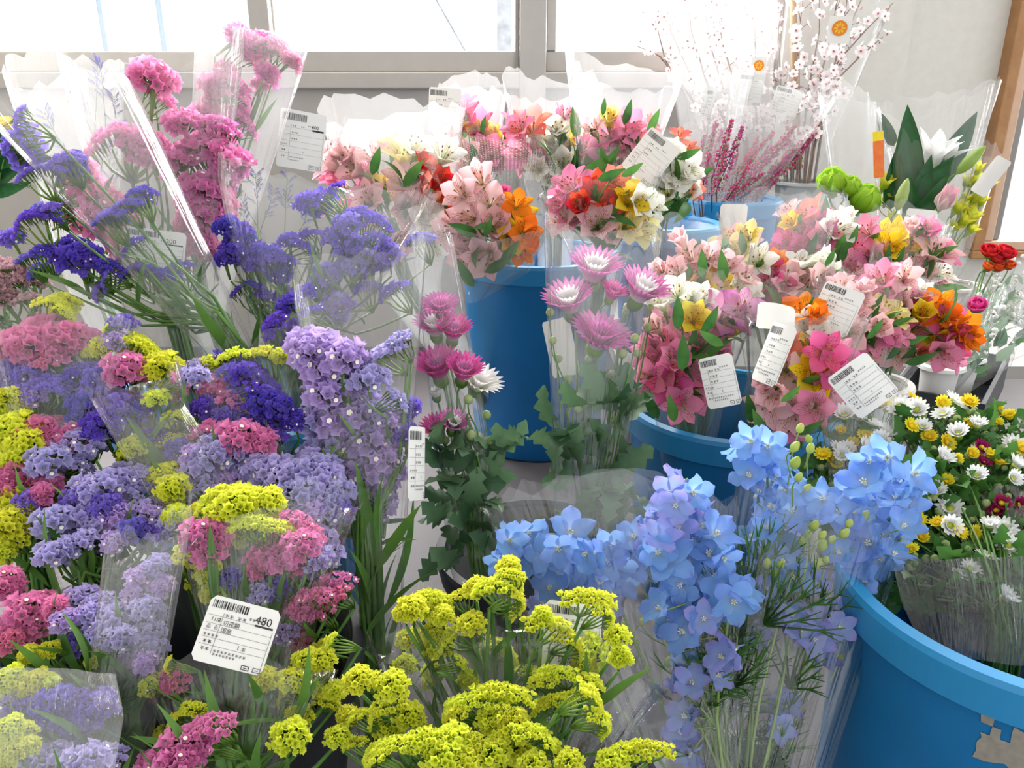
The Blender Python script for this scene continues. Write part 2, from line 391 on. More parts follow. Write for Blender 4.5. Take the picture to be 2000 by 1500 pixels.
# --- alstroemeria: three broad outer tepals, three narrow streaked inner ones
ALC = {  # outer base, mid, tip ; inner base, mid, tip ; streak
 'pink': ('F6C9CE', 'F59CBC', 'F28CB4', 'F8E2C0', 'F8B4C4', 'F294B6', '8E2F3C'),
 'hot': ('F396B8', 'F066A4', 'F278AE', 'F5D36A', 'F07AA2', 'E8558F', '8A1E38'),
 'blush': ('F8EADA', 'FBD4D4', 'FAC8CE', 'F7E4B8', 'FAD3CE', 'F6BEC4', '9A3F44'),
 'white': ('D9E6A8', 'FBFAF0', 'FFFFFA', 'E8EFA6', 'FAF8E2', 'FFFFFA', '9A7A4A'),
 'yellow': ('E8C424', 'FBD92E', 'FBE04A', 'F2C21E', 'FACB22', 'F8D636', '7A3A14'),
 'pale': ('F2E6A0', 'FBEB94', 'FDF2B4', 'F2DC72', 'F8E27C', 'FBEEA2', '8A5A2A'),
 'orange': ('F2A83A', 'F58A2A', 'F47A24', 'F7C23A', 'F59C2E', 'F48628', '7A2A12'),
 'red': ('F2763E', 'EE4A32', 'E83A34', 'F59A42', 'EE5638', 'E5423A', '6E1614'),
 'salmon': ('F7B48C', 'F58C78', 'F27C72', 'F7D08C', 'F59A80', 'F2857A', '8A2E2A'),
 'stripe': ('F6E6E6', 'E9B4D2', 'C46AAE', 'F7EBD2', 'F0C4DA', 'D890C0', '9A3F7A'),
}
AL = {}
def stamen_mesh(name, n, L, spread, mats, r=.0006):
    k = MB()
    for i in range(n):
        a = 2 * PI * i / n + .3; d = Vector((math.cos(a) * spread, math.sin(a) * spread, 1)).normalized()
        p = [d * L * .1, d * L * .6 + Vector((0, 0, .001)), d * L]
        k.tube(p, r, 4, 0)
        k.tube([p[2] - d * .0015, p[2] + d * .0015], [r * 2.4, r * 2.0], 5, 1)
    return k
for c, q in ALC.items():
    mo = petal_mat('alstroemeria_%s_outer' % c, q[0], q[1], q[2], trans=.45, edge=((q[2]), .47) if c != 'white' else ('CFE39A', .485))
    mi = petal_mat('alstroemeria_%s_inner' % c, q[3], q[4], q[5], streak=q[6], trans=.45)
    variants = []
    for v, (a0, a1) in enumerate(((8, 62), (6, 38), (10, 80))):
        po = petal('petal', .046, .030, ob, D2(a0), D2(a1), mo, .25, 4, 6, .0012, r0=.002)
        pi_ = petal('petal', .047, .020, spat, D2(a0 + 2), D2(a1 - 4), mi, .35, 4, 6, .0008, r0=.0015)
        kk = stamen_mesh('stamens', 5, .030, .3, None)
        kk.tube([Vector((0, 0, -.012)), Vector((0, 0, -.004)), Vector((0, 0, .006))], [.0022, .0042, .003], 7, 2)
        ce = kk.mesh('alstroemeria_centre', (STATM if False else mi, M['anther'], M['stem_pale']))
        subs = [('petal', po, RZ(2 * PI * i / 3)) for i in range(3)] + [('petal', pi_, RZ(2 * PI * i / 3 + PI / 3)) for i in range(3)]
        variants.append(('alstroemeria_flower', ce, subs))
    AL[c] = variants
# --- delphinium
DEL = []
dm = [petal_mat('delphinium_blue', 'BAD6F8', '8DBAF8', '94B6FA', trans=.5, vary=.05), petal_mat('delphinium_violet', 'BCCAF4', 'A4B6F4', 'B6ACF0', trans=.45, vary=.05)]
for v in range(4):
    mt = dm[1 if v == 3 else 0]
    k = MB(); k.tube([Vector((0, 0, -.004)), Vector((0, 0, .003))], [.0016, .0018], 6, 0)
    for i in range(5):
        a = i * 2 * PI / 5; d = Vector((math.cos(a) * .0012, math.sin(a) * .0012, .003)); k.tube([d, d + Vector((d.x, d.y, .002))], [.0009, .0006], 4, 0)
    k.tube([Vector((.0, 0, -.003)), Vector((.004, 0, -.010)), Vector((.003, .0, -.018))], [.002, .0014, .0006], 5, 1)   # spur
    ce = k.mesh('delphinium_eye', (M['eye_white'], mt))
    a1 = [78, 62, 88, 70][v]
    pt = petal('petal', .0225, .0158, lambda t: max(.05, math.sin(PI * t ** .75) ** .6), D2(48), D2(a1), mt, .18, 4, 6, .0022, r0=.0015)
    pt2 = petal('petal', .0215, .0174, ob, D2(52), D2(a1 + 8), mt, .12, 4, 6, .0026, r0=.0015)
    DEL.append(('delphinium_flower', ce, [('petal', pt if i % 2 else pt2, RZ(2 * PI * i / 5)) for i in range(5)]))
def spindle(name, L, R, mat, tipk=.0, n=8):
    k = MB(); k.lathe([(R * .12, 0), (R * .7, L * .15), (R, L * .4), (R * .85, L * .65), (R * .45, L * .88), (R * .05, L)], n)
    return k.mesh(name, (mat,))
BUDM = spindle('bud', .013, .0042, M['bud'])
# --- large pink and white chrysanthemum, half open like a shuttlecock
mum_o = petal_mat('mum_petal', 'FFF6FA', 'F2C0DE', 'DE6FBC', trans=.4, edge=('DC74BC', .36))
mum_h = petal_mat('mum_petal_deep', 'F7C8DE', 'EC7FBC', 'DE56A8', trans=.4)
mum_w = petal_mat('mum_petal_white', 'F4F4DC', 'FFFDF6', 'FFFFFF', trans=.4)
def mum(mo, mi, n1, n2, a1, Lp=.034):
    k = MB(); k.lathe([(.001, -.010), (.006, -.008), (.0085, -.002), (.008, .004), (.004, .005)], 10); cup = k.mesh('mum_calyx', (M['calyx'],))
    p1 = petal('ray_petal', Lp, .0075, strap, D2(14), D2(a1), mo, .5, 2, 4, r0=.006)
    p2 = petal('ray_petal', Lp * .82, .0065, strap, D2(5), D2(a1 * .55), mi, .5, 2, 4, r0=.003)
    subs = [('ray_petal', p1, RZ(2 * PI * (i + rnd(-.2, .2)) / n1)) for i in range(n1)] + [('ray_petal', p2, RZ(2 * PI * (i + rnd(-.2, .2)) / n2 + .2)) for i in range(n2)]
    return ('chrysanthemum_flower', cup, subs)
MUM = [mum(mum_o, mum_w, 24, 14, 52), mum(mum_h, mum_o, 24, 14, 46), mum(mum_w, mum_w, 22, 12, 62), mum(mum_w, mum_w, 10, 8, 10, .018), mum(mum_o, mum_o, 26, 16, 68)]
# --- small spray chrysanthemums: one ring mesh of rays and an eye
def daisy(mo, eye, a1, n=15, L=.0115):
    k = MB()
    for ring, (nn, LL, aa) in enumerate(((n, L, a1), (n - 4, L * .72, a1 * .55))):
        for i in range(nn):
            a = 2 * PI * (i + .5 * ring) / nn + rnd(-.1, .1); R = RZ(a); r, z = .0016, 0; rows = []; uvs = []
            for j in range(4):
                t = j / 3; an = D2(lerp(aa * .6, aa, t))
                if j: r += math.sin(an) * LL / 3; z += math.cos(an) * LL / 3
                w = .0021 * (.6, 1, .95, .35)[j]
                rows.append([R @ Vector((r, s * w, z + abs(s) * .0004)) for s in (-1, 1)]); uvs.append([(0, t), (1, t)])
            k.grid(rows, uvs)
    me = k.mesh('spray_mum_flower', (mo,))
    e = MB(); e.lathe([(.0038, .001), (.0032, .003), (.0012, .0042), (.0001, .0044)], 10)
    c = MB(); c.lathe([(.0006, -.006), (.003, -.004), (.004, .0), (.003, .002)], 8)
    return ('spray_mum_flower', me, [('flower_eye', e.mesh('eye', (eye,)), Matrix()), ('calyx', c.mesh('calyx', (M['calyx'],)), Matrix())])
dw = petal_mat('daisy_white', 'F3F6E4', 'FFFFFF', 'FFFFFF', trans=.35); dy = petal_mat('daisy_yellow', 'F6D020', 'FFE22A', 'FFF04E', trans=.35); dr = petal_mat('daisy_wine', '6A1438', '8A2050', '9A2A5C', trans=.3)
eye_g = plain('eye_green', 'B9C24A', .8); eye_y = plain('eye_gold', 'F0C41C', .8)
DAI = {'w': [daisy(dw, eye_g, 80), daisy(dw, eye_g, 50)], 'y': [daisy(dy, eye_y, 70, L=.010), daisy(dy, eye_y, 40, L=.010)], 'r': [daisy(dr, eye_y, 72, L=.010), daisy(dr, eye_y, 60, L=.010)]}
def ball(name, R, mat, n=8):
    k = MB(); k.lathe([(R * .3, -R), (R * .85, -R * .55), (R, 0), (R * .8, R * .6), (R * .3, R * .95), (R * .02, R)], n); return k.mesh(name, (mat,))
MBUD = ball('bud', .0042, M['bud_mum'])
# --- leaves (unit-free, metres)
def leaf_mesh(name, L, Wd, wf, bend, mat, cup=.25, ny=7, nx=4): return petal(name, L, Wd, wf, 0.0, bend, mat, cup, nx, ny)
LEAF = {
 'alst': leaf_mesh('leaf', .075, .022, lance, .9, M['leaf']), 'alst2': leaf_mesh('leaf', .06, .02, lance, .35, M['leaf']),
 'stat': leaf_mesh('leaf', .09, .010, lance, .5, M['stem'], .3, 6, 2), 'lily': leaf_mesh('leaf', .15, .046, lambda t: max(.02, math.sin(PI * t ** .6) ** .8), .35, M['leaf_dark'], .35),
 'grey': leaf_mesh('leaf', .03, .014, ovate, .6, M['leaf_grey'], .2, 4, 2), 'small': leaf_mesh('leaf', .022, .010, ovate, .7, M['leaf_mum'], .2, 4, 2),
}
def lobed(name, L, mat):
    k = MB(); n = 13; c = []
    for i in range(n):
        t = i / (n - 1); w = .27 * math.sin(PI * min(1, t * .92 + .05)) ** .7 * (1.15 if i % 3 == 1 else .62 if i % 3 == 0 else .9) * L
        a = t * .7; c.append((Vector((math.sin(a) * L * t, 0, math.cos(a) * L * t)), w, a))
    rows = []
    for (p, w, a) in c:
        nn = Vector((-math.cos(a), 0, math.sin(a))); rows.append([p + Vector((0, -w, w * .25)) + nn * w * .1, p - nn * .001, p + Vector((0, w, w * .25)) + nn * w * .1])
    k.grid(rows); return k.mesh(name, (mat,))
LEAF['mum'] = lobed('leaf', .058, M['leaf_mum']); LEAF['mum2'] = lobed('leaf', .05, M['leaf_mum']); LEAF['mumsmall'] = lobed('leaf', .032, M['leaf'])
def feathery(name):
    k = MB(); base = Vector((0, 0, 0))
    for i in range(9):
        a = -1.0 + 2.0 * i / 8; d = Vector((math.sin(a) * .8, rnd(-.2, .2), math.cos(a))); L = rnd(.03, .05); p = d * L
        for s in (-.25, .05, .3):
            e = p + Vector((math.sin(a + s), rnd(-.3, .3), math.cos(a + s))) * .02
            k.tube([base, p * .6, p, e], [.0012, .001, .0011, .0003], 3, cap=False)
    return k.mesh(name, (M['leaf'],))
LEAF['del'] = feathery('leaf')
def put_leaf(kind, parent, B, p, d, s=1.0, roll=None, name='leaf'):
    return obj(name, LEAF[kind], parent, TRS(p - B, basis(d, roll=rnd(0, 6.28) if roll is None else roll), s))

# ------------------------------------------------------------------ bouquet machinery
def stem(parent, B, pts, r0=.0016, r1=.0022, mat='stem', name='stem', n=5):
    """smooth tube through world points from the head down"""
    out = []
    for i in range(len(pts) - 1):
        p0 = pts[max(0, i - 1)]; p1 = pts[i]; p2 = pts[i + 1]; p3 = pts[min(len(pts) - 1, i + 2)]
        for j in range(3):
            t = j / 3
            out.append(.5 * ((2 * p1) + (p2 - p0) * t + (2 * p0 - 5 * p1 + 4 * p2 - p3) * t * t + (3 * p1 - p0 - 3 * p2 + p3) * t ** 3))
    out.append(pts[-1]); k = MB(); m = len(out) - 1
    k.tube([q - B for q in out], [lerp(r0, r1, j / m) for j in range(m + 1)], n)
    return obj(name, k.mesh(name, (M[mat],)), parent)
FWD = Vector((0, CP, -SP)); CAM = Vector((0, 0, CAMZ))
def sleeve(parent, B, wl, wr, tl, tr, mat='film', thick=.55, rb=.022, n=40, top=.02, seed=0, name='cellophane_sleeve', folds=9):
    """open wrapper: narrow foot at B, waist edge points wl/wr, top corner points tl/tr (world)"""
    rs = random.Random(seed * 31 + 5); rows = []; uvs = []
    foot = (B + Vector((-rb, 0, 0)), B + Vector((rb, 0, 0)))
    segs = [(foot, (wl, wr), 5), ((wl, wr), (tl, tr), 14)]
    ph = [rs.uniform(0, 6.28) for _ in range(6)]; jag = [rs.uniform(-1, 1) for _ in range(n)]
    allt = []
    for si, (a, b, m) in enumerate(segs):
        for j in range(m + (1 if si == 1 else 0)): allt.append((a, b, j / m, si))
    for q, (a, b, t, si) in enumerate(allt):
        Lp = a[0].lerp(b[0], t); Rp = a[1].lerp(b[1], t); c = (Lp + Rp) / 2; u = (Rp - Lp) / 2; w = u.length
        ax = ((b[0] + b[1]) - (a[0] + a[1])).normalized(); nrm = ax.cross(u).normalized() * -1
        T = q / (len(allt) - 1); row = []
        for i in range(n):
            th = 2 * PI * i / n
            cx = math.copysign(abs(math.cos(th)) ** .85, math.cos(th)); sy = math.sin(th)
            am = .05 + .07 * T
            wr_ = 1 + am * (1.3 * (abs(math.sin(folds * .5 * th + ph[0] + .8 * T)) - .6) + .5 * math.sin((folds * 2 + 3) * th + ph[1] - 2 * T) + .35 * math.sin(3 * th + ph[2] + 4 * T))
            p = c + u * cx * (1 + (wr_ - 1) * .35) + nrm * sy * w * thick * wr_
            if q == len(allt) - 1: p = p + ax * top * (jag[i] * .5 + .8 * math.sin(2 * th + ph[3]))
            row.append(p - B)
        rows.append(row); uvs.append([(i / n, T) for i in range(n)])
    k = MB(); k.grid(rows, uvs, closed=True)
    return obj(name, k.mesh(name, (M[mat],)), parent)
def sheet(parent, B, cornersrows, mat='film', name='wrapper_fold', amp=.004, seed=1):
    """a loose flap of film through a coarse net of world points, subdivided and rippled"""
    rs = random.Random(seed); R = cornersrows; nr, nc = 10, 12; rows = []
    ph = rs.uniform(0, 6)
    for j in range(nr + 1):
        t = j / nr * (len(R) - 1); a = min(int(t), len(R) - 2); ft = t - a; row = []
        for i in range(nc + 1):
            s = i / nc * (len(R[0]) - 1); b = min(int(s), len(R[0]) - 2); fs = s - b
            p = R[a][b].lerp(R[a][b + 1], fs).lerp(R[a + 1][b].lerp(R[a + 1][b + 1], fs), ft)
            row.append(p - B - FWD * amp * (math.sin(i * 1.3 + ph) + math.sin(i * .5 + j * .4 + ph)))
        rows.append(row)
    k = MB(); k.grid(rows); return obj(name, k.mesh(name, (M[mat],)), parent)

def text_mesh(s, size):
    c = bpy.data.curves.new('t', 'FONT'); c.body = s; c.size = size; c.resolution_u = 2; c.align_x = 'LEFT'
    o = bpy.data.objects.new('t', c); COL.objects.link(o)
    dg = bpy.context.evaluated_depsgraph_get(); me = bpy.data.meshes.new_from_object(o.evaluated_get(dg))
    v = [tuple(x.co) for x in me.vertices]; f = [tuple(p.vertices) for p in me.polygons]
    bpy.data.objects.remove(o); bpy.data.curves.remove(c); bpy.data.meshes.remove(me)
    return v, f
def price_label(parent, B, px, py, d, w=.058, h=.054, ang=0, price=None, yaw=0, pitch=0, full=False, bend=.004, name='price_label', seed=3, blank=False):
    rs = random.Random(seed)
    k = MB(); P = lambda x, y, e=0: Vector((x, y, e - bend * (2 * x / w) ** 2))
    nx = 8; cr = .004; rows = []
    for j, y in enumerate((-h / 2, -h / 2 + cr, 0, h / 2 - cr, h / 2)):
        ins = cr * .8 if j in (0, 4) else 0
        rows.append([P((-w / 2 + ins) + (w - 2 * ins) * i / nx, y) for i in range(nx + 1)])
    k.grid(rows)
    look = (CAM - W(px, py, d)).normalized()
    R = basis(look, Vector((1, 0, 0))) @ Matrix.Rotation(D2(ang), 4, 'Z') @ Matrix.Rotation(D2(yaw), 4, 'Y') @ Matrix.Rotation(D2(pitch), 4, 'X')
    o = obj(name, k.mesh(name, (M['paper'],)), parent, TRS(W(px, py, d) - B, R))
    if blank: return o
    q = MB(); E = .0004
    def rect(x0, y0, x1, y1, m=0):
        n = max(1, int(abs(x1 - x0) / .008))
        for i in range(n):
            a, b = lerp(x0, x1, i / n), lerp(x0, x1, (i + 1) / n)
            q.face(q.vert(P(a, y0, E)), q.vert(P(b, y0, E)), q.vert(P(b, y1, E)), q.vert(P(a, y1, E)), m=m)
    def txt(s, x, y, size, m=0):
        v, f = text_mesh(s, size); off = len(q.v)
        for a in v: q.vert(P(x + a[0], y + a[1], E))
        for a in f: q.face(*[i + off for i in a], m=m)
    x = -w * .45; y1 = h * .44; y0 = h * .32
    while x < w * .05:
        bw = rs.choice((.0004, .0004, .0007, .0010)); rect(x, y0, x + bw, y1); x += bw + rs.choice((.0004, .0006, .0009))
    lines = [.20, .08, -.03, -.13, -.24, -.38]
    for i, ly in enumerate(lines[:-1]): rect(-w * .46, h * ly, w * .46, h * ly + .00022, 1)
    rect(-w * .26, -h * .36, -w * .26 + .0003, h * .26, 1); rect(w * .46, -h * .40, w * .46 + .0003, h * .16, 1)
    if price:
        txt(price, w * .18, h * .23, .0085); rect(w * .20, h * .185, w * .455, h * .215, 0)
    def smudge(x0, y, n, s, m=1):
        for i in range(n):
            rect(x0 + i * s * 1.25, y, x0 + i * s * 1.25 + s * .9, y + s * .16, m); rect(x0 + i * s * 1.25 + s * .3, y - s * .3, x0 + i * s * 1.25 + s * .5, y + s * .5, m)
            rect(x0 + i * s * 1.25, y + s * .4, x0 + i * s * 1.25 + s * .8, y + s * .55, m)
    if full:
        txt('11/8', -w * .41, h * .115, .0042); txt('切花類', -w * .23, h * .095, .0042); txt('国産', -w * .23, -h * .015, .0042)
        txt('1', w * .06, -h * .215, .0045); txt('本', w * .12, -h * .215, .0036, 1); txt('品  名', -w * .44, h * .005, .0036, 1)
    else:
        smudge(-w * .23, h * .11, 3, .003); smudge(-w * .23, h * .005, 3, .003); txt('1', w * .03, -h * .215, .0045)
    smudge(-w * .44, -h * .10, 4, .0024); smudge(-w * .41, -h * .20, 2, .0028, 0); smudge(-w * .23, h * .225, 2, .0028); smudge(-w * .05, h * .225, 2, .0028); smudge(w * .1, h * .26, 4, .0022)
    smudge(-w * .23, -h * .31, 9, .0022); smudge(-w * .23, -h * .36, 7, .002); smudge(-w * .41, -h * .31, 2, .0028)
    # recycling marks at the foot
    for fx, m in ((.20, 0), (.36, 1)):
        a, b, c0, c1 = w * fx, w * (fx + .11), -h * .475, -h * .405
        rect(a, c0, b, c0 + .0005, m); rect(a, c1 - .0005, b, c1, m); rect(a, c0, a + .0005, c1, m); rect(b - .0005, c0, b, c1, m); rect(lerp(a, b, .3), lerp(c0, c1, .4), lerp(a, b, .7), lerp(c0, c1, .55), m)
    obj('label_print', q.mesh('label_print', (M['ink'], M['ink_grey']), False), o)
    return o

# ------------------------------------------------------------------ buckets
def bucket(name, label, cx, cy, z0, H, R, mats=('blue_plastic', 'blue_rim'), taper=.84, group=None, cat='bucket', lip=.042, handle=False):
    e = thing(name, label, cat, (cx, cy, z0), group)
    r = lambda z: R * (taper + (1 - taper) * z / H); th = .0045
    k = MB(); prof = [(.002, .004), (r(0) - .012, .004), (r(0) - .004, .0), (r(.01), .008)] + [(r(H * i / 8), H * i / 8) for i in range(1, 8)] + [(r(H - lip * .6), H - lip * .6), (r(H), H - .002), (r(H) - th, H - .002), (r(H * .5) - th, H * .5), (r(.02) - th, .012), (.002, .012)]
    k.lathe(prof, 56); obj('bucket_body', k.mesh('bucket_body', (M[mats[0]],)), e)
    k = MB(); o_ = .008
    k.lathe([(r(H - lip), H - lip), (r(H - lip) + o_, H - lip + .003), (r(H) + o_ + .002, H - .006), (r(H) + o_, H), (r(H) - th + .001, H + .001), (r(H) - th - .001, H - .004), (r(H - lip), H - lip)], 112)
    obj('bucket_rim', k.mesh('bucket_rim', (M[mats[1]],), False), e)
    if handle:
        for s in (-1, 1):
            k = MB(); x = s * (r(H - lip) + .004); k.box((min(x, x + s * .012), -.016, H - lip - .03), (max(x, x + s * .012), .016, H - lip + .004))
            ho = obj('handle_lug', k.mesh('handle_lug', (M[mats[0]],), False), e); bv = ho.modifiers.new('b', 'BEVEL'); bv.width = .004; bv.segments = 2
    return e
BG = 'blue plastic flower buckets'
bk_left = bucket('flower_bucket', 'dark bucket under the mixed pink, yellow and lavender statice bouquets', -.35, .66, 0, .25, .19, ('black_plastic', 'black_plastic'))
bk_leftback = bucket('flower_bucket', 'blue bucket holding the tall pink and violet statice by the window', -.40, 1.12, 0, .36, .19)
bk_yellow = bucket('flower_bucket', 'dark bucket under the all-yellow statice bouquets', .01, .545, 0, .18, .125, ('black_plastic', 'black_plastic'))
bk_delph = bucket('flower_bucket', 'small grey bucket at the foot of the light blue delphinium', .215, .60, 0, .14, .07, ('grey_plastic', 'grey_plastic'), handle=False)
bk_black = bucket('flower_bucket', 'black bucket holding the pink and white chrysanthemum sleeves', .035, .95, 0, .20, .13, ('black_plastic', 'black_plastic'), handle=False)
bk_centre = bucket('flower_bucket', 'blue bucket crammed with alstroemeria behind the delphinium', .345, 1.17, 0, .325, .158)
bk_right = bucket('flower_bucket', 'blue bucket with a worn sticker patch holding small white and yellow chrysanthemums', .50, .66, 0, .335, .165, taper=.95)
bk_back = bucket('flower_bucket', 'tall blue bucket standing on the floor behind the pink chrysanthemum sleeves', .06, 1.77, 0, .45, .17, taper=.88)
# low bench that carries the rear buckets
k = MB(); k.box((0, 0, .17), (1.1, .62, .20)); e = thing('display_bench', 'low pale bench under the heather and lily buckets by the window', 'bench', (.245, 1.71, 0))
obj('bench_top', k.mesh('bench_top', (M['panel'],), False), e)
for x, y in ((.02, .02), (1.04, .02), (.02, .56), (1.04, .56)):
    k = MB(); k.box((x, y, 0), (x + .04, y + .04, .17)); obj('leg', k.mesh('leg', (M['alu'],), False), e)
bk_pale = bucket('flower_bucket', 'blue bucket with an open rim next to the heather bucket', .362, 1.87, .2, .30, .118)
bk_heather = bucket('flower_bucket', 'blue bucket filled with pink heather on the bench', .567, 2.085, .2, .33, .115)
bk_grey = bucket('flower_bucket', 'small grey bucket with woody stems beside the pink heather', .785, 2.20, .2, .36, .072, ('grey_plastic', 'grey_plastic'), handle=False, lip=.012)
bk_lily = bucket('flower_bucket', 'white bucket under the lily and tulip bouquet', 1.02, 2.06, .2, .17, .10, ('white_plastic', 'white_plastic'), handle=False, lip=.012)
# residue of a torn sticker on the right bucket
k = MB(); rows = []; rsx = random.Random(4); RB = lambda z: .165 * (.95 + .05 * z / .335) + .0009
for j in range(9):
    zz = .248 + .040 * j / 8; row = []
    for i in range(15):
        a = D2(-129) + D2(34) * (i / 14) + D2(rsx.uniform(-1, 1)) * (1.2 if i in (0, 14) else .2); z2 = zz + (rsx.uniform(-.004, .004) if j in (0, 8) else 0)
        row.append(Vector((RB(z2) * math.cos(a), RB(z2) * math.sin(a), z2)))
    rows.append(row)
idx = k.grid(rows)
k.f = [f for n_, f in enumerate(k.f) if not (n_ // 14 > 4 and rsx.random() < .38)]; k.m = [0] * len(k.f)
obj('sticker_residue', k.mesh('sticker_residue', (M['residue'],)), bk_right)

# ------------------------------------------------------------------ statice bouquets
SC = {'y': 'yellow', 'k': 'pink', 'o': 'rose', 'p': 'purple', 'v': 'violet', 'l': 'lav', 'm': 'mauve', 'd': 'dusty'}
SW = [.068, .060, .076, .048, .046, .038]
def parse(s):
    out = []
    for ln in s.replace('\n', ';').split(';'):
        q = ln.split()
        if q: out.append(q)
    return out
def statice_bouquet(label, B, waist, heads, dfun, group=None, sl=None, leaves=16, lean=.35, under=.35, name='statice_bouquet', side=None):
    B = Vector(B); e = thing(name, label, 'bouquet', B, group); wp = W(*waist)
    for q in parse(heads):
        px, py = float(q[0]), float(q[1]); c = SC[q[2]]; v = int(q[3]); ang = D2(float(q[4])); wpx = float(q[5])
        d = float(q[6]) if len(q) > 6 else (dfun(py) if callable(dfun) else dfun) + rnd(-.015, .015)
        p = W(px, py, d); s = (1.12 if v < 4 else 1.04) * wpx * d / FPX / SW[v]
        up = Vector((0, -lean + rnd(-.15, .15), 1)).normalized(); x = Vector((1, rnd(-.35, .35), 0))
        X = x * math.cos(ang) + up * math.sin(ang); Z = up * math.cos(ang) - x * math.sin(ang)
        R = basis(Z, X); put(ST[c, v], e, B, p, R, s)
        if rnd(0, 1) < under: put(ST[c, random.choice((4, 5))], e, B, W(px + rnd(-28, 28), py + rnd(8, 40), d + rnd(.02, .05)), basis(Z + rv(.4), roll=rnd(0, 6)), s * rnd(.8, 1.0) * SW[v] / .05)
        a = p - Z.normalized() * (.043 * s); mid = a.lerp(wp, .5) + rv(.006) - Z * .012; wq = wp + rv(.012)
        stem(e, B, [a, mid, wq, B + rv(.012)], .0015, .0026)
        if rnd(0, 1) < .6: put_leaf('stat', e, B, a.lerp(wp, rnd(.25, .6)) + rv(.005), Z + rv(.6), rnd(.5, .9))
    for i in range(leaves):
        t = rnd(.0, .9); put_leaf('stat', e, B, wp.lerp(B, t) + rv(.02), Vector((rnd(-.6, .6), rnd(-.6, .6), 1)), rnd(.8, 1.4))
    if sl:
        (wl, wr, tl, tr, dw, dt, mat, thick) = sl
        sleeve(e, B, W(*wl, dw), W(*wr, dw), W(*tl, dt), W(*tr, dt), mat, thick, seed=int(wl[0] + tl[1]))
    return e
fl = lambda py: .95 - (py - 600) * .00045
G = 'statice bouquets'
# behind, by the window
e = statice_bouquet('tallest pink statice sleeve whose flower heads rise in front of the window glass', (-.36, 1.20, .03), (395, 560, 1.3), '''
 462 78 k 5 -60 55; 480 100 k 3 -55 60; 527 78 k 1 -8 85; 552 103 k 3 -45 60; 566 122 o 5 -50 40; 432 172 k 4 10 70; 415 190 o 3 20 70; 470 170 k 3 -50 55
 480 205 k 1 -65 70; 455 235 k 4 0 60; 520 150 k 5 -40 45; 405 232 k 4 5 65; 440 140 o 5 -30 40; 490 250 k 3 -70 50''', 1.33,
 sl=((360, 600), (440, 600), (385, 20), (598, 108), 1.3, 1.33, 'film_milky_glare', .4))
e = statice_bouquet('large pink statice bouquet with white specks, price tag 200 at its foot', (-.44, 1.12, .03), (330, 580, 1.15), '''
 235 258 k 1 -5 125; 283 290 k 3 -35 95; 300 165 k 4 -20 90; 285 148 o 5 0 60; 318 190 k 3 -50 70; 395 282 k 2 3 170; 400 305 k 0 8 165; 355 320 k 4 10 75; 425 365 k 1 -40 95
 445 330 k 4 -30 70; 395 375 k 4 0 80; 440 390 o 3 -60 80; 405 425 k 4 0 75; 375 440 o 5 20 60; 385 478 k 4 0 70; 175 345 k 1 -50 105; 215 385 o 3 -40 85; 195 420 k 4 -20 75; 165 395 o 3 -60 70
 240 440 k 4 0 60; 250 480 o 4 0 70; 360 250 k 4 0 70; 430 245 k 3 -20 80; 240 520 k 5 0 50; 415 500 o 5 0 50; 160 320 o 3 -50 70''', 1.17,
 sl=((250, 620), (420, 610), (115, 105), (470, 60), 1.15, 1.2, 'film', .5))
price_label(e, Vector((-.44, 1.12, .03)), 300, 492, 1.07, .078, .06, -8, '200', yaw=-10)
e = statice_bouquet('violet statice sleeve with long green stems slanting across the pink statice', (-.28, 1.02, .03), (470, 690, 1.0), '''
 48 262 v 2 84 105 1.0; 75 330 v 0 10 95 1.0; 130 308 v 3 4 70 1.0; 60 422 p 1 12 95 1.0; 95 405 v 3 20 55 1.0; 240 398 v 0 22 80 .98; 275 373 p 3 5 65 .98; 210 420 v 3 18 70 .98
 95 492 p 3 -15 70 1.02; 165 505 p 0 -12 95 1.02; 215 520 p 3 -18 70 1.02; 270 523 p 1 3 80 1.02; 257 478 p 3 35 60 1.02; 315 532 p 3 -20 50 1.02; 205 548 v 3 70 50 1.02
 130 470 p 3 10 60 1.04; 60 500 v 3 10 60 1.05; 345 520 p 3 10 60 1.06; 25 470 v 5 0 45 1.06''', 1.0,
 sl=((395, 690), (500, 690), (-60, 190), (255, 165), 1.0, 1.0, 'film', .5), leaves=14)
e = statice_bouquet('deep purple statice bouquet between the pink statice and the pale alstroemeria', (-.27, 1.12, .03), (560, 660, 1.08), '''
 445 448 p 5 0 50; 470 455 p 4 0 45; 462 475 p 5 0 45; 452 497 p 4 0 48; 440 510 p 5 0 40; 515 490 p 1 -4 95; 545 505 p 3 -10 70; 595 460 p 3 20 60; 605 490 p 1 -70 70; 565 475 p 5 0 40; 490 558 p 1 -5 75
 515 578 p 3 -5 60; 640 372 p 0 38 75; 605 400 p 4 10 55; 622 385 p 3 40 60; 705 415 p 3 -8 70; 735 430 p 3 -20 70; 680 445 v 4 0 60; 700 490 v 3 -10 90; 660 470 v 4 0 60; 745 470 v 3 -30 70
 690 520 v 4 0 60; 760 500 v 4 0 50; 820 465 v 3 15 62; 765 565 p 3 28 70; 720 560 v 3 0 60; 640 540 v 4 0 60; 590 620 p 1 60 85 .98; 570 600 p 4 30 55 .98; 545 640 p 4 40 60 .96; 600 580 p 4 30 50 1.0
 505 520 p 4 0 50; 550 540 p 5 0 45; 660 600 v 4 0 60; 480 470 p 4 0 45''', 1.1,
 sl=((500, 690), (640, 700), (430, 330), (845, 400), 1.08, 1.1, 'film', .45), leaves=14)
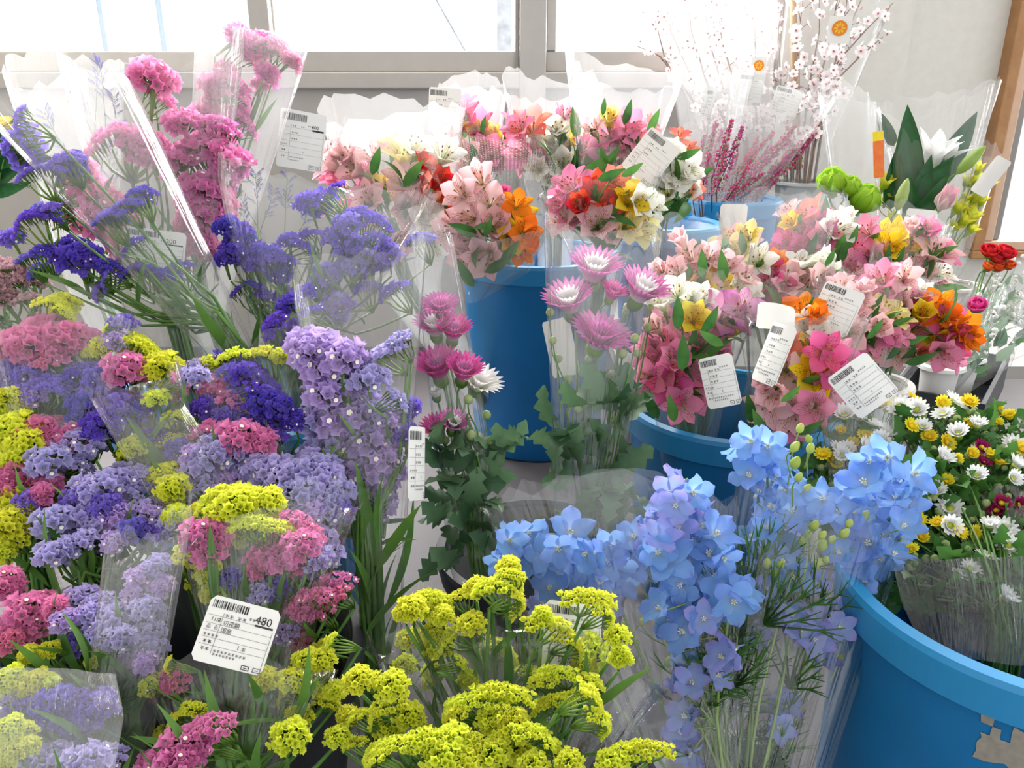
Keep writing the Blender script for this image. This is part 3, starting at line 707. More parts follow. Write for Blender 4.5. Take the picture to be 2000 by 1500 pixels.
e = statice_bouquet('dusty pink statice at the end of the violet row, heads faded', (-.58, 1.08, .03), (0, 660, 1.1), '''
 25 520 d 0 0 80; 30 545 d 3 5 70; -10 560 d 4 0 60; 60 540 d 5 0 50; 15 590 d 4 0 55; 55 580 d 3 0 50; -20 510 d 3 0 70''', 1.1, leaves=6)
# tall lavender sleeve
e = statice_bouquet('tall narrow sleeve of lavender statice dotted with white, beside the pink chrysanthemums', (-.155, .72, .03), (720, 1080, .82), '''
 640 672 m 0 -28 115; 670 700 m 4 0 80; 610 690 m 4 30 70; 640 720 m 4 0 85; 745 690 l 0 40 95; 775 665 l 3 25 60; 700 715 m 4 0 65; 680 765 m 4 0 90; 640 770 m 4 0 80; 720 745 l 4 0 70; 610 745 l 3 60 60
 700 810 m 4 0 90; 735 800 l 3 -20 80; 660 820 m 4 0 85; 620 820 l 4 0 70; 755 830 m 4 0 65; 720 860 m 4 0 85; 690 880 m 4 0 85; 745 900 m 4 0 75; 650 870 l 4 0 80; 780 780 l 3 -60 60; 715 930 m 4 0 80
 680 940 m 4 0 85; 745 950 m 4 0 65; 660 950 m 4 0 70; 790 850 v 5 0 50; 800 800 v 5 0 45; 700 980 m 4 0 80; 740 1000 m 4 0 60''', .86,
 sl=((665, 1090), (790, 1100), (572, 560), (834, 455), .82, .90, 'film', .42), leaves=40)
price_label(e, Vector((-.155, .72, .03)), 821, 905, .82, .045, .075, 0, None, yaw=68, seed=9)
# mixed statice in the front bucket
statice_bouquet('rose and blue-violet statice bouquet topped with one yellow sprig', (-.46, .76, .03), (110, 860, .9), '''
 35 655 o 1 5 110; 95 650 o 0 4 110; 160 650 k 0 -8 110; 130 668 o 4 0 80; 60 680 o 4 0 85; 15 680 o 4 0 70; 115 690 k 4 0 70; 75 705 o 3 0 70; 110 590 y 1 -30 75; 130 612 y 3 -55 50; 208 650 y 3 80 45; 205 682 y 4 0 55; 180 690 y 5 0 35
 25 705 v 0 15 90; 60 735 v 4 0 70; 20 735 v 4 0 70; 95 748 v 3 -8 90; 105 760 v 3 -30 60; 160 722 v 0 4 115; 130 735 p 3 20 60; 45 765 v 3 0 80; 240 640 v 4 0 55; 228 670 m 4 0 50; 70 780 m 4 0 45; 55 700 v 4 0 55; 190 740 v 4 0 50''', fl, G,
 sl=((40, 900), (190, 900), (-30, 612), (268, 600), .85, .88, 'film_clear', .5))
statice_bouquet('bright yellow arching statice sprig over indigo and pink heads', (-.33, .77, .03), (330, 930, .86), '''
 275 665 y 2 -30 90; 300 690 y 0 -52 105; 318 720 y 4 0 75; 330 740 y 4 0 55; 308 782 y 4 0 50; 355 812 y 1 -25 65; 345 750 y 5 -60 45; 200 785 v 4 0 95; 175 800 p 4 0 75; 225 810 v 4 0 85; 200 835 p 4 0 70; 245 725 k 4 0 75; 230 740 k 3 0 70; 262 735 k 5 0 50
 450 765 k 0 -8 115; 470 785 k 3 -20 85; 415 760 k 4 0 55; 355 750 k 3 -70 50; 270 810 p 4 0 55; 300 850 p 3 0 70; 280 780 v 3 0 60; 400 720 l 3 -15 80; 380 740 l 4 0 50; 330 830 y 3 0 55; 400 800 p 5 0 50''', fl, G,
 sl=((270, 950), (400, 950), (190, 770), (350, 720), .82, .84, 'film_clear', .4))
statice_bouquet('dark indigo statice sprays curving beneath a small yellow pair', (-.23, .80, .03), (480, 980, .87), '''
 455 692 y 3 8 75; 515 688 y 3 4 80; 550 700 y 5 -20 40; 410 715 y 5 -20 40; 470 705 p 0 -20 105; 505 735 p 1 -30 90; 475 735 p 4 0 60; 530 770 p 1 -60 85; 545 800 p 4 0 60; 515 790 p 4 0 65; 545 825 p 4 0 60; 575 825 p 5 0 45
 500 830 p 4 0 60; 520 850 p 3 -10 80; 475 770 v 4 0 60; 480 800 p 4 0 55; 440 820 v 4 0 55; 420 835 k 0 4 100; 470 860 k 4 0 80; 510 870 k 5 0 60; 450 720 p 3 0 60''', fl, G,
 sl=((420, 1000), (540, 1000), (350, 800), (620, 640), .84, .9, 'film_clear', .4))
statice_bouquet('rose and lemon-yellow statice hugging the bucket edge beside the pale lavender', (-.50, .66, .03), (60, 1080, .80), '''
 15 778 y 4 0 50; 35 800 y 4 0 45; 5 800 y 5 0 45; 90 825 o 0 5 90; 70 850 o 4 0 75; 120 845 o 3 -20 80; 145 860 k 4 0 70; 110 870 k 3 0 85; 30 845 y 4 0 90; 50 870 y 4 0 75; 10 875 y 4 0 75; 30 900 y 5 0 55; 25 935 o 4 0 70; 60 940 o 5 0 60; 15 960 k 4 0 60
 20 985 y 4 0 85; 45 1010 y 4 0 65; 10 1030 y 4 0 80; 35 1050 y 4 0 60; 100 950 k 5 0 45; 8 1080 y 5 0 50; 80 970 o 5 0 45''', fl, G, leaves=10)
statice_bouquet('pale lavender statice with white specks around dark green stems', (-.40, .66, .03), (190, 1160, .76), '''
 140 850 l 1 -5 110; 165 860 l 3 -15 75; 110 870 l 3 10 80; 140 895 l 3 5 80; 95 905 l 4 0 70; 165 915 l 3 -60 50; 90 930 l 4 0 55; 240 925 l 0 12 110; 275 935 l 3 -30 75; 210 950 l 4 0 70; 290 970 l 1 -60 75; 250 960 l 4 0 65; 180 960 l 4 0 70
 285 1000 l 4 0 55; 130 1005 l 3 0 70; 105 1020 l 4 0 65; 165 1010 l 4 0 70; 190 1030 l 4 0 55; 130 1045 l 3 -10 75; 75 1030 l 5 0 50; 105 1085 l 4 0 60; 130 1075 l 4 0 55; 160 1060 l 4 0 50; 230 1010 m 4 0 60; 310 1010 m 3 -30 65; 260 1040 v 4 0 60; 300 1040 v 3 -20 70; 210 990 v 4 0 60
 150 980 v 4 0 60; 60 985 v 4 0 60; 340 1020 l 4 0 55; 230 1060 m 4 0 50''', fl, G, leaves=18)
statice_bouquet('broad lilac statice bouquet behind the yellow-topped sleeve with the price tag', (-.27, .70, .03), (520, 1120, .78), '''
 400 870 l 1 20 85; 435 865 l 3 -5 85; 420 895 l 4 0 70; 390 915 l 4 0 65; 450 905 l 3 0 85; 470 890 l 4 0 55; 430 940 l 4 0 65; 400 955 l 4 0 60; 510 905 l 0 4 95; 530 925 l 4 0 75; 490 930 l 3 0 75; 560 935 l 4 0 70; 480 955 l 4 0 65; 605 895 l 1 5 95; 635 905 l 3 -25 75
 590 930 l 4 0 75; 625 940 l 4 0 75; 655 930 l 3 -60 65; 580 970 l 4 0 75; 620 975 l 4 0 75; 655 965 l 4 0 65; 545 960 l 4 0 60; 640 1000 l 4 0 70; 600 1010 m 4 0 60; 665 1000 v 4 0 50; 450 950 m 4 0 55; 385 890 m 4 0 50; 350 880 v 4 0 50
 275 862 y 1 2 100; 330 860 y 0 -2 105; 262 875 y 4 0 55; 325 930 y 4 0 60; 340 955 y 4 0 65; 330 985 y 4 0 60; 345 1010 y 5 0 50; 620 1060 l 4 0 65; 640 1090 l 4 0 55; 610 1110 m 4 0 50''', fl, G, leaves=16,
 sl=((420, 1180), (620, 1180), (186, 790), (365, 800), .76, .80, 'film_clear', .35))
B6 = (-.25, .60, .03)
e = statice_bouquet('sleeve of yellow-topped statice over pink and lilac, tagged 480', B6, (470, 1400, .66), '''
 445 960 y 0 5 110 .70; 500 965 y 1 -10 100 .70; 410 985 y 3 15 70 .70; 465 990 y 4 0 85 .69; 520 985 y 4 0 75 .70; 430 1005 y 4 0 60 .69; 505 1022 y 0 -4 115 .67; 545 1030 y 3 -15 75 .67; 475 1015 y 4 0 60 .69
 395 1050 k 4 0 75; 410 1075 k 4 0 70; 425 1045 k 5 0 50; 585 1015 k 1 -30 85; 605 1040 k 3 -35 75; 560 1060 k 4 0 60; 590 1070 k 4 0 70; 530 1085 k 4 0 65; 510 1105 k 4 0 60; 555 1095 k 4 0 60; 580 1100 k 4 0 55
 385 1100 y 3 -25 80; 410 1120 y 4 0 55; 370 1080 y 4 0 55; 420 1160 y 5 0 50; 640 1140 k 1 20 90; 600 1165 k 0 25 95; 575 1185 k 3 20 70; 620 1190 k 3 20 75; 655 1165 o 3 30 60; 590 1195 k 5 0 45
 510 1160 l 4 0 45; 540 1150 v 4 0 50; 620 1095 l 4 0 55; 590 1250 o 4 0 45; 560 1240 m 4 0 45; 580 1280 o 5 0 40; 450 1130 v 4 0 45''', lambda y: .68,
 sl=((430, 1390), (540, 1390), (352, 1030), (712, 960), .66, .67, 'film_clear', .38), leaves=16)
price_label(e, Vector(B6), 462, 1240, .60, .0535, .048, -14, '480', full=True, yaw=-4, bend=.003)
B7 = (-.42, .55, .03)
e = statice_bouquet('pink and lilac statice in a torn grey film wrapper by the bucket edge', B7, (190, 1420, .64), '''
 10 1140 k 4 0 65; 25 1155 k 5 0 50; 80 1175 k 3 15 80; 55 1195 k 4 0 75; 30 1225 k 4 0 65; 75 1225 k 4 0 55; 110 1190 k 5 0 45; 20 1255 o 4 0 50; 160 1170 l 4 0 55; 190 1175 l 3 0 60; 175 1200 l 4 0 45; 220 1215 l 4 0 75; 200 1240 l 4 0 60; 240 1225 l 4 0 55
 165 1255 v 4 0 60; 130 1215 m 4 0 50; 235 1250 l 4 0 55; 270 1170 m 4 0 55; 285 1190 l 4 0 50; 290 1240 l 4 0 55; 300 1275 l 4 0 50; 275 1130 m 4 0 50; 285 1300 m 5 0 40; 250 1290 m 5 0 35; 100 1270 y 4 0 40; 310 1110 l 5 0 45; 320 1150 m 5 0 40; 60 1280 y 5 0 40; 190 1290 y 5 0 40''', lambda y: .69 - (y - 1140) * .0003,
 sl=((160, 1430), (300, 1430), (205, 1080), (370, 1010), .62, .64, 'film', .3), leaves=18)
B8 = (-.22, .50, .03)
statice_bouquet('bubblegum-pink statice comb with yellow sprigs low in the bucket', B8, (430, 1580, .57), '''
 395 1420 k 2 38 130 .56; 360 1465 k 4 0 85 .56; 310 1490 k 0 12 110 .56; 410 1460 k 3 60 75 .56; 350 1500 k 4 0 80 .55; 365 1385 y 1 30 85 .59; 335 1410 y 3 60 60 .59; 425 1435 y 5 0 30 .58; 345 1330 o 4 0 55 .63
 600 1295 y 4 0 60; 640 1260 y 3 70 65; 630 1290 y 4 0 55; 570 1330 y 4 0 55; 610 1345 y 1 -35 90; 640 1370 y 3 -30 60; 550 1360 y 3 60 55; 585 1400 y 4 0 55; 567 1440 y 4 0 75 .57; 680 1400 y 5 0 40; 655 1350 y 5 0 40; 330 1300 y 3 80 60; 300 1340 y 4 0 50; 520 1330 y 5 0 50''', lambda y: .62,
 sl=((380, 1590), (500, 1590), (285, 1330), (655, 1290), .58, .62, 'film_clear', .3), leaves=22)
B9 = (-.36, .49, .03)
e = statice_bouquet('lilac and yellow statice under a smooth rounded film hood', B9, (110, 1620, .56), '''
 120 1475 l 0 6 110; 170 1490 l 4 0 75; 210 1475 l 3 -10 70; 80 1495 l 4 0 70; 150 1500 v 4 0 70; 20 1425 y 4 0 60; 50 1435 y 4 0 50; 25 1470 y 4 0 55; 5 1490 y 4 0 50; 60 1460 y 5 0 40; 150 1365 v 1 -5 110 .60; 110 1380 v 4 0 80 .60; 190 1385 v 4 0 80 .60; 60 1390 v 4 0 70 .61
 20 1330 y 4 0 65 .62; 70 1335 y 4 0 60 .62; 45 1345 y 4 0 55 .62; 20 1370 l 3 0 70 .61; 160 1410 v 4 0 80 .6; 95 1340 y 5 0 45 .62''', .56, leaves=14)
Bv = Vector(B9)
sheet(e, Bv, [[W(-60, 1560, .53), W(100, 1570, .53), W(215, 1560, .53)], [W(-60, 1400, .535), W(100, 1400, .53), W(242, 1400, .535)], [W(-60, 1306, .56), W(110, 1302, .555), W(222, 1318, .56)]], 'film_milky_glare', amp=.0015)
# all-yellow statice
BY = (.0, .545, .03)
statice_bouquet('arching combs of yellow statice at the front of the yellow bucket, before the delphinium', BY, (980, 1640, .6), '''
 930 1368 y 2 14 135 .58; 985 1350 y 0 -4 120 .58; 885 1400 y 3 45 75 .58; 1020 1400 y 1 -50 85 .57; 1000 1425 y 4 0 65 .57; 960 1410 y 4 0 60 .58; 1050 1430 y 0 -40 105 .56; 1085 1460 y 3 -60 75 .56; 770 1455 y 2 16 135 .55; 830 1440 y 3 -5 90 .55
 730 1480 y 3 50 80 .55; 880 1455 y 4 0 85 .56; 905 1440 y 3 10 80 .56; 865 1480 y 4 0 80 .55; 1165 1365 y 0 -68 115 .57; 1185 1410 y 1 -70 90 .57; 1215 1470 y 1 20 95 .55; 1265 1460 y 0 6 100 .55; 1195 1490 y 4 0 60 .55; 1110 1490 y 4 0 55 .55
 700 1330 y 4 0 60; 730 1325 y 3 5 70; 765 1340 y 4 0 65; 690 1400 y 3 45 70; 740 1385 y 1 35 95; 800 1400 y 4 0 60; 760 1420 y 4 0 60; 960 1475 y 4 0 70 .56; 1010 1470 y 4 0 60 .57; 660 1440 y 4 0 50; 690 1450 y 3 30 60; 1040 1495 y 4 0 60 .55; 900 1495 y 4 0 70 .55''', .60,
 G, under=.1, sl=((880, 1660), (1080, 1660), (715, 1240), (1310, 1330), .60, .69, 'film_clear', .25), leaves=30)
BY2 = (.035, .60, .03)
e = statice_bouquet('yellow statice standing taller at the back of the yellow bucket, paper tag behind the stems', BY2, (1010, 1560, .66), '''
 985 1120 y 1 25 70; 1010 1135 y 3 -60 60; 955 1145 y 3 22 85; 1018 1175 y 1 -85 80; 995 1110 y 5 0 45; 905 1160 y 3 5 60; 930 1150 y 4 0 50; 835 1165 y 1 4 85; 805 1190 y 4 0 60; 850 1190 y 4 0 65; 865 1205 y 5 0 45; 790 1200 y 5 0 40; 820 1180 y 4 0 50
 890 1235 y 0 32 105; 855 1265 y 4 0 55; 920 1220 y 4 0 55; 850 1235 y 4 0 50; 905 1300 y 3 -75 60; 915 1330 y 5 0 40; 1155 1165 y 0 -14 110 .62; 1190 1195 y 1 -55 80 .62; 1205 1245 y 4 0 50 .62; 1212 1285 y 5 0 45 .62; 1080 1215 y 0 -28 110 .63; 1125 1255 y 1 -48 85 .63; 1060 1205 y 5 0 40 .63
 1080 1312 y 0 24 95 .61; 1055 1330 y 3 30 70 .61; 1160 1330 y 3 -40 70 .62; 1075 1370 y 0 30 95 .60; 1120 1360 y 3 20 60 .6; 980 1262 y 1 -25 75 .68; 1000 1285 y 3 -50 50 .68; 950 1270 y 3 40 55 .68; 1030 1310 y 3 10 55 .66; 800 1250 y 4 0 50 .68; 790 1300 y 4 0 45 .68; 850 1310 y 5 0 45 .68; 1140 1300 y 4 0 45 .65''', .65,
 G, under=.1, sl=((930, 1580), (1090, 1580), (800, 1195), (1215, 1180), .64, .655, 'film_clear', .35), leaves=26)
price_label(e, Vector(BY2), 1120, 1245, .665, .052, .056, -6, None, yaw=20, seed=5)

# ------------------------------------------------------------------ alstroemeria bouquets
AC = {'k': 'pink', 'h': 'hot', 'b': 'blush', 'w': 'white', 'y': 'yellow', 'c': 'pale', 'o': 'orange', 'r': 'red', 's': 'salmon', 't': 'stripe'}
def alst_bouquet(label, B, waist, flowers, d, leaves='', sl=None, fill=10, size=75, name='alstroemeria_bouquet', group=None):
    B = Vector(B); e = thing(name, label, 'bouquet', B, group); wp = W(*waist)
    fs = []
    for q in parse(flowers):
        dd = float(q[4]) if len(q) > 4 else d + rnd(-.03, .03)
        fs.append((W(float(q[0]), float(q[1]), dd), AC[q[2]], (float(q[3]) if len(q) > 3 else size), dd))
    mean = sum((f[0] for f in fs), Vector()) / len(fs)
    for p, c, sz, dd in fs:
        tc = (CAM - p).normalized()
        D = ((p - wp).normalized() * .55 + tc * .75 + (p - mean) * 7.0 + rv(.3)).normalized()
        s = sz * dd / FPX / .056; v = random.choice((0, 0, 1, 2))
        put(AL[c][v], e, B, p - D * .022 * s, basis(D, roll=rnd(0, 6.28)), s)
        a = p - D * .034 * s; stem(e, B, [a, a.lerp(wp, .4) - D * .01 + rv(.004), wp + rv(.012), B + rv(.012)], .0015, .0024)
        if rnd(0, 1) < .5: put_leaf('alst2', e, B, a + rv(.01), D + rv(.7), rnd(.6, .9) * s)
    for q in parse(leaves):   # px py angle(deg from up, + = clockwise) length px [depth]
        px, py, ang, ln = (float(x) for x in q[:4]); dd = float(q[4]) if len(q) > 4 else d - .05
        up = Vector((math.sin(D2(ang)), -.25, math.cos(D2(ang))))
        s = ln * dd / FPX / .072; p = W(px, py, dd) - up.normalized() * .036 * s
        obj('leaf', LEAF['alst2'], e, TRS(p - B, basis(up, Vector((0, 1, .2))), s))
    for i in range(fill):
        p = mean.lerp(wp, rnd(.05, .6)) + rv(.035); put_leaf('alst', e, B, p, (p - wp).normalized() + rv(.7), rnd(.7, 1.1))
    if sl:
        (wl, wr, tl, tr, dw, dt, mat, thick) = sl
        sleeve(e, B, W(*wl, dw), W(*wr, dw), W(*tl, dt), W(*tr, dt), mat, thick, seed=int(wl[0] + tl[1]))
    return e
# back bucket
b = (-.02, 1.74, .03)
e = alst_bouquet('pale pink alstroemeria with red and golden blooms behind the deep purple statice', b, (800, 560, 1.55), '''
 690 330 b; 655 350 k; 700 375 k; 640 320 b; 762 372 y 80; 785 305 c; 830 320 r 55; 858 355 r 70; 838 372 s; 880 385 r; 885 415 s; 800 410 b 85; 832 430 w; 725 300 b; 720 340 k; 700 420 k; 740 430 b; 790 350 b; 870 300 w; 680 300 b
 655 290 b; 760 280 c; 810 280 w; 660 400 k; 850 470 w; 780 470 b; 720 390 b''', 1.5, '735 310 20 70; 810 335 40 80',
 ((735, 560), (860, 560), (620, 215), (905, 205), 1.55, 1.52, 'film_milky_glare', .5))
price_label(e, Vector(b), 590, 275, 1.42, .082, .10, -10, '600', yaw=12, seed=11)
b = (.02, 1.70, .03)
e = alst_bouquet('blush and orange alstroemeria in dotted film spilling over the tall bucket', b, (990, 500, 1.64), '''
 925 470 b 95; 965 440 b 90; 950 500 b 90; 985 475 b 75; 1012 425 y 75; 1025 455 o 70; 1000 462 y 70; 1015 485 o 65; 915 425 b 80; 960 400 b; 985 378 h 40; 900 380 b; 935 350 b; 1010 400 o 55; 880 450 b; 905 500 b 65''', 1.4,
 '1000 490 40 75; 955 440 20 50; 905 530 -30 80; 980 515 60 80', ((935, 500), (1045, 500), (835, 300), (1110, 375), 1.66, 1.42, 'film_dots', .5))
sheet(e, Vector(b), [[W(915, 592, 1.36), W(935, 590, 1.36), W(952, 580, 1.37)], [W(890, 530, 1.35), W(960, 540, 1.33), W(1035, 530, 1.36)], [W(875, 440, 1.35), W(970, 470, 1.31), W(1085, 440, 1.36)]], 'film_dots', amp=.003, seed=8)
b = (.0, 1.84, .03)
e = alst_bouquet('magenta alstroemeria with a yellow pair, white card at its top', b, (920, 480, 1.72), '''
 905 232 h 70; 935 248 h 70; 890 245 k 60; 932 262 y 65; 955 266 y 60; 1000 268 h 55; 980 290 b 75; 905 205 h 50; 950 300 k; 880 270 b; 960 320 b; 1010 300 k; 910 310 b; 1005 245 k 60''', 1.68, '1005 270 10 60; 945 240 15 40',
 ((890, 480), (950, 480), (840, 170), (990, 165), 1.7, 1.69, 'film_milky_glare', .5))
price_label(e, Vector(b), 868, 215, 1.62, .065, .085, -4, None, seed=12)
b = (.09, 1.78, .03)
alst_bouquet('orange-pink and white alstroemeria with green buds between the tall bucket bouquets', b, (1085, 470, 1.62), '''
 1035 243 s 75; 1070 262 w 70; 1045 282 w 85; 1012 248 k 60; 1120 272 y 50; 1137 300 y 65; 1090 250 w 65; 1092 290 w 75; 1148 288 h 55; 1060 320 k 50; 1100 320 w 65; 1050 330 w 55; 1075 350 w 55; 1105 222 k 50; 1020 300 k; 1155 320 k 60; 1040 310 b''', 1.6,
 '1122 235 -12 75; 1165 290 20 110; 1185 305 40 90; 1150 330 50 80', ((1050, 470), (1120, 470), (980, 160), (1175, 175), 1.62, 1.62, 'film_milky_glare', .45), fill=14)
b = (.14, 1.72, .03)
e = alst_bouquet('soft pink alstroemeria with a peach top and a tilted price tag', b, (1180, 470, 1.55), '''
 1190 233 c 60; 1228 245 k 65; 1200 278 k 70; 1238 290 k 75; 1185 262 k 60; 1265 255 s 45; 1215 310 b; 1250 270 k 60; 1180 300 k 55; 1225 275 b 60; 1160 250 b 50; 1270 240 r 35''', 1.52, '1228 215 15 60; 1280 232 25 60; 1180 205 5 40; 1175 320 60 90',
 ((1150, 480), (1215, 480), (1105, 110), (1330, 160), 1.55, 1.55, 'film_milky_glare', .45))
price_label(e, Vector(b), 1270, 308, 1.42, .068, .085, -38, None, yaw=-8, seed=13)
b = (.16, 1.66, .03)
alst_bouquet('scarlet alstroemeria with blush and lime-white blooms hanging over the bucket rim', b, (1170, 530, 1.45), '''
 1110 360 k 75; 1168 378 r 85; 1135 402 r 70; 1190 415 r 75; 1205 432 r 60; 1218 372 y 65; 1232 392 y 65; 1166 437 b 80; 1250 395 w 65; 1262 420 w 70; 1252 450 c 70; 1225 445 c 60; 1120 420 k 70; 1100 395 k; 1145 355 k 60; 1200 350 s 55; 1275 400 w 55; 1095 430 b 60; 1195 460 b 60''', 1.38,
 '1200 340 70 70; 1240 330 60 60', ((1130, 530), (1215, 530), (1050, 370), (1300, 330), 1.45, 1.4, 'film', .5))
b = (.36, 1.87, .23)
alst_bouquet('cream-white alstroemeria with green tips above the open blue rim', b, (1290, 470, 1.75), '''
 1310 300 w 70; 1332 328 w 75; 1342 370 w 70; 1290 335 w 70; 1302 375 w 75; 1345 345 w 65; 1280 310 w 60; 1320 350 w 70; 1328 262 s 40; 1342 290 s 40; 1360 372 s 35; 1290 390 c 55; 1270 350 w 60''', 1.6,
 '1350 300 70 60 1.55; 1290 410 60 90 1.55; 1330 400 50 90 1.6; 1260 390 20 80', ((1255, 480), (1315, 480), (1215, 230), (1385, 250), 1.75, 1.62, 'film', .5), fill=16)
# centre bucket
b = (.285, 1.08, .03)
e = alst_bouquet('rich pink alstroemeria with long green leaves and an upright price tag', b, (1340, 838, 1.19), '''
 1300 675 k 95; 1345 645 k 90; 1325 705 k 95; 1375 665 k 85; 1400 690 k 75; 1310 745 h 90; 1350 765 k 95; 1290 715 k 85; 1380 720 k 80; 1270 690 k 75; 1355 622 y 70; 1420 615 t 95; 1450 605 t 85; 1320 570 w 70; 1290 590 w 65; 1345 590 w 60; 1400 625 y 50; 1425 650 y 45; 1330 790 k 70
 1265 740 k 70; 1280 640 b 60; 1370 580 w 60''', 1.07, '1325 607 -5 85 1.0; 1335 685 -3 95 .98; 1392 622 25 80 1.0; 1385 660 -60 75 .98; 1312 795 -15 75 1.0; 1270 790 -30 80',
 ((1285, 845), (1385, 845), (1225, 545), (1480, 590), 1.17, 1.06, 'film', .5))
price_label(e, Vector(b), 1404, 745, .95, .043, .062, 12, None, yaw=-22, seed=14, bend=.003)
b = (.345, 1.045, .03)
e = alst_bouquet('golden and blush alstroemeria leaning out of the bucket towards the delphinium', b, (1520, 835, 1.19), '''
 1512 765 b 90; 1535 722 b 90; 1500 790 b 80; 1550 805 b 85; 1590 795 k 80; 1612 688 h 75; 1628 722 h 70; 1578 688 y 90; 1592 732 y 85; 1575 750 y 75; 1582 640 w 80; 1605 660 w 70; 1535 672 s 60; 1525 640 b 65; 1565 605 o 75; 1592 622 o 65; 1600 770 b 70; 1560 770 b 75; 1545 830 k 70; 1620 760 k 70
 1490 740 b 60; 1640 690 k 60''', 1.0, '1530 685 12 80 .93; 1550 768 45 60 .92; 1590 835 60 75 .93; 1465 795 -15 80 .98; 1480 820 -30 70',
 ((1470, 850), (1590, 850), (1455, 590), (1700, 610), 1.14, 1.0, 'film', .5))
B_ = Vector(b)
price_label(e, B_, 1686, 752, .93, .055, .060, 38, None, yaw=10, seed=15); price_label(e, B_, 1507, 690, .905, .040, .070, -20, None, yaw=-45, seed=16); price_label(e, B_, 1517, 618, .98, .046, .042, -10, None, yaw=10, pitch=-40, blank=True)
b = (.38, 1.12, .03)
e = alst_bouquet('pastel pink and lemon alstroemeria around a faded price tag', b, (1650, 830, 1.2), '''
 1668 592 b 80; 1695 615 b 75; 1715 640 b 70; 1722 600 c 75; 1748 622 c 65; 1700 660 k 70; 1655 650 b 75; 1680 690 b 70; 1735 665 k 65; 1640 560 b 60; 1690 570 b 60; 1755 650 k 55; 1660 620 b; 1650 700 b 65''', 1.12, '1715 640 30 60 1.05',
 ((1610, 830), (1700, 830), (1590, 530), (1760, 560), 1.2, 1.13, 'film', .5))
price_label(e, Vector(b), 1632, 603, 1.02, .052, .060, -22, None, yaw=-8, seed=17)
b = (.44, 1.17, .03)
alst_bouquet('fiery orange, yellow and pink alstroemeria at the edge of the crammed bucket', b, (1720, 720, 1.3), '''
 1830 602 o 70; 1848 615 o 60; 1815 640 y 80; 1800 615 y 65; 1832 665 y 70; 1852 640 h 75; 1782 612 h 65; 1862 672 h 70; 1882 640 o 70; 1890 660 o 65; 1790 595 k 70; 1740 560 k 90; 1772 578 w 80; 1790 572 w 60; 1765 540 b 60; 1720 545 k 75; 1840 690 k 70; 1870 700 k 60; 1780 640 k 60; 1755 595 b 65; 1800 690 s 55; 1750 690 b 60; 1730 625 b''', 1.2,
 '1790 665 80 80; 1810 700 70 80', ((1680, 730), (1780, 730), (1700, 500), (1900, 570), 1.3, 1.22, 'film', .45))
b = (.30, 1.22, .03)
alst_bouquet('pale alstroemeria mix with yellow throats behind the rich pink bouquet', b, (1380, 760, 1.25), '''
 1340 540 k 70; 1372 530 b 90; 1395 562 y 75; 1370 568 y 65; 1300 570 w 65; 1432 572 w 70; 1420 520 b 65; 1345 500 b 60; 1450 540 b 65; 1385 500 b 60; 1320 530 b 60; 1410 600 w 60; 1330 470 b 60; 1360 590 y 50; 1460 570 w 60; 1300 620 k 55; 1290 530 b 60''', 1.18, '1372 510 -5 70; 1412 515 -10 80',
 ((1340, 760), (1420, 760), (1265, 440), (1470, 455), 1.25, 1.2, 'film', .5))
b = (.37, 1.25, .03)
e = alst_bouquet('candy-pink and white alstroemeria with one orange bloom in the thick of the bucket', b, (1500, 740, 1.35), '''
 1492 545 h 80; 1512 560 k 70; 1512 515 o 65; 1560 515 w 75; 1600 510 w 75; 1410 490 c 70; 1442 498 c 65; 1462 478 b 60; 1570 558 b 75; 1535 560 b 60; 1480 510 w 65; 1540 590 b 70; 1460 460 c 55; 1600 550 b 70; 1620 540 w 65; 1500 580 k 65; 1620 575 b 60; 1430 460 b 55; 1530 540 b''', 1.3, '1450 470 -15 60; 1625 500 20 50; 1445 530 -10 80',
 ((1460, 740), (1540, 740), (1400, 400), (1640, 395), 1.35, 1.32, 'film', .45))
price_label(e, Vector(b), 1432, 425, 1.36, .045, .045, -2, None, blank=True)
b = (.42, 1.25, .03)
alst_bouquet('hot pink alstroemeria with a coral bloom and white neighbours', b, (1600, 700, 1.42), '''
 1560 460 h 75; 1622 482 h 75; 1572 495 h 75; 1545 455 h 60; 1582 420 s 80; 1632 450 w 80; 1600 440 h 65; 1662 520 k 70; 1672 485 h 60; 1545 435 y 45; 1610 465 k 65; 1650 430 w 60; 1590 480 h 65; 1640 500 k 60; 1530 480 h 55; 1680 545 b 65; 1690 510 k 60; 1540 410 b 50''', 1.4, '1590 475 15 60; 1670 460 15 60; 1650 485 0 60; 1620 510 40 60',
 ((1560, 700), (1640, 700), (1515, 385), (1655, 375), 1.42, 1.42, 'film', .45), fill=14)
b = (.46, 1.24, .03)
alst_bouquet('sunny yellow alstroemeria among blush blooms under the lily bouquet', b, (1750, 700, 1.42), '''
 1718 470 y 75; 1750 465 y 80; 1772 478 y 65; 1735 485 y 65; 1802 450 k 60; 1690 450 k 60; 1790 500 b 75; 1830 490 b 80; 1752 515 b 70; 1842 530 w 60; 1820 455 k 55; 1700 500 k 60; 1850 500 k 55; 1800 530 b 65; 1770 535 b 60; 1710 530 b 65; 1780 445 b 50; 1830 560 b 60''', 1.42, '1735 500 5 60; 1760 500 20 60; 1720 510 -10 60',
 ((1710, 700), (1790, 700), (1670, 420), (1860, 430), 1.42, 1.43, 'film', .45), fill=14)

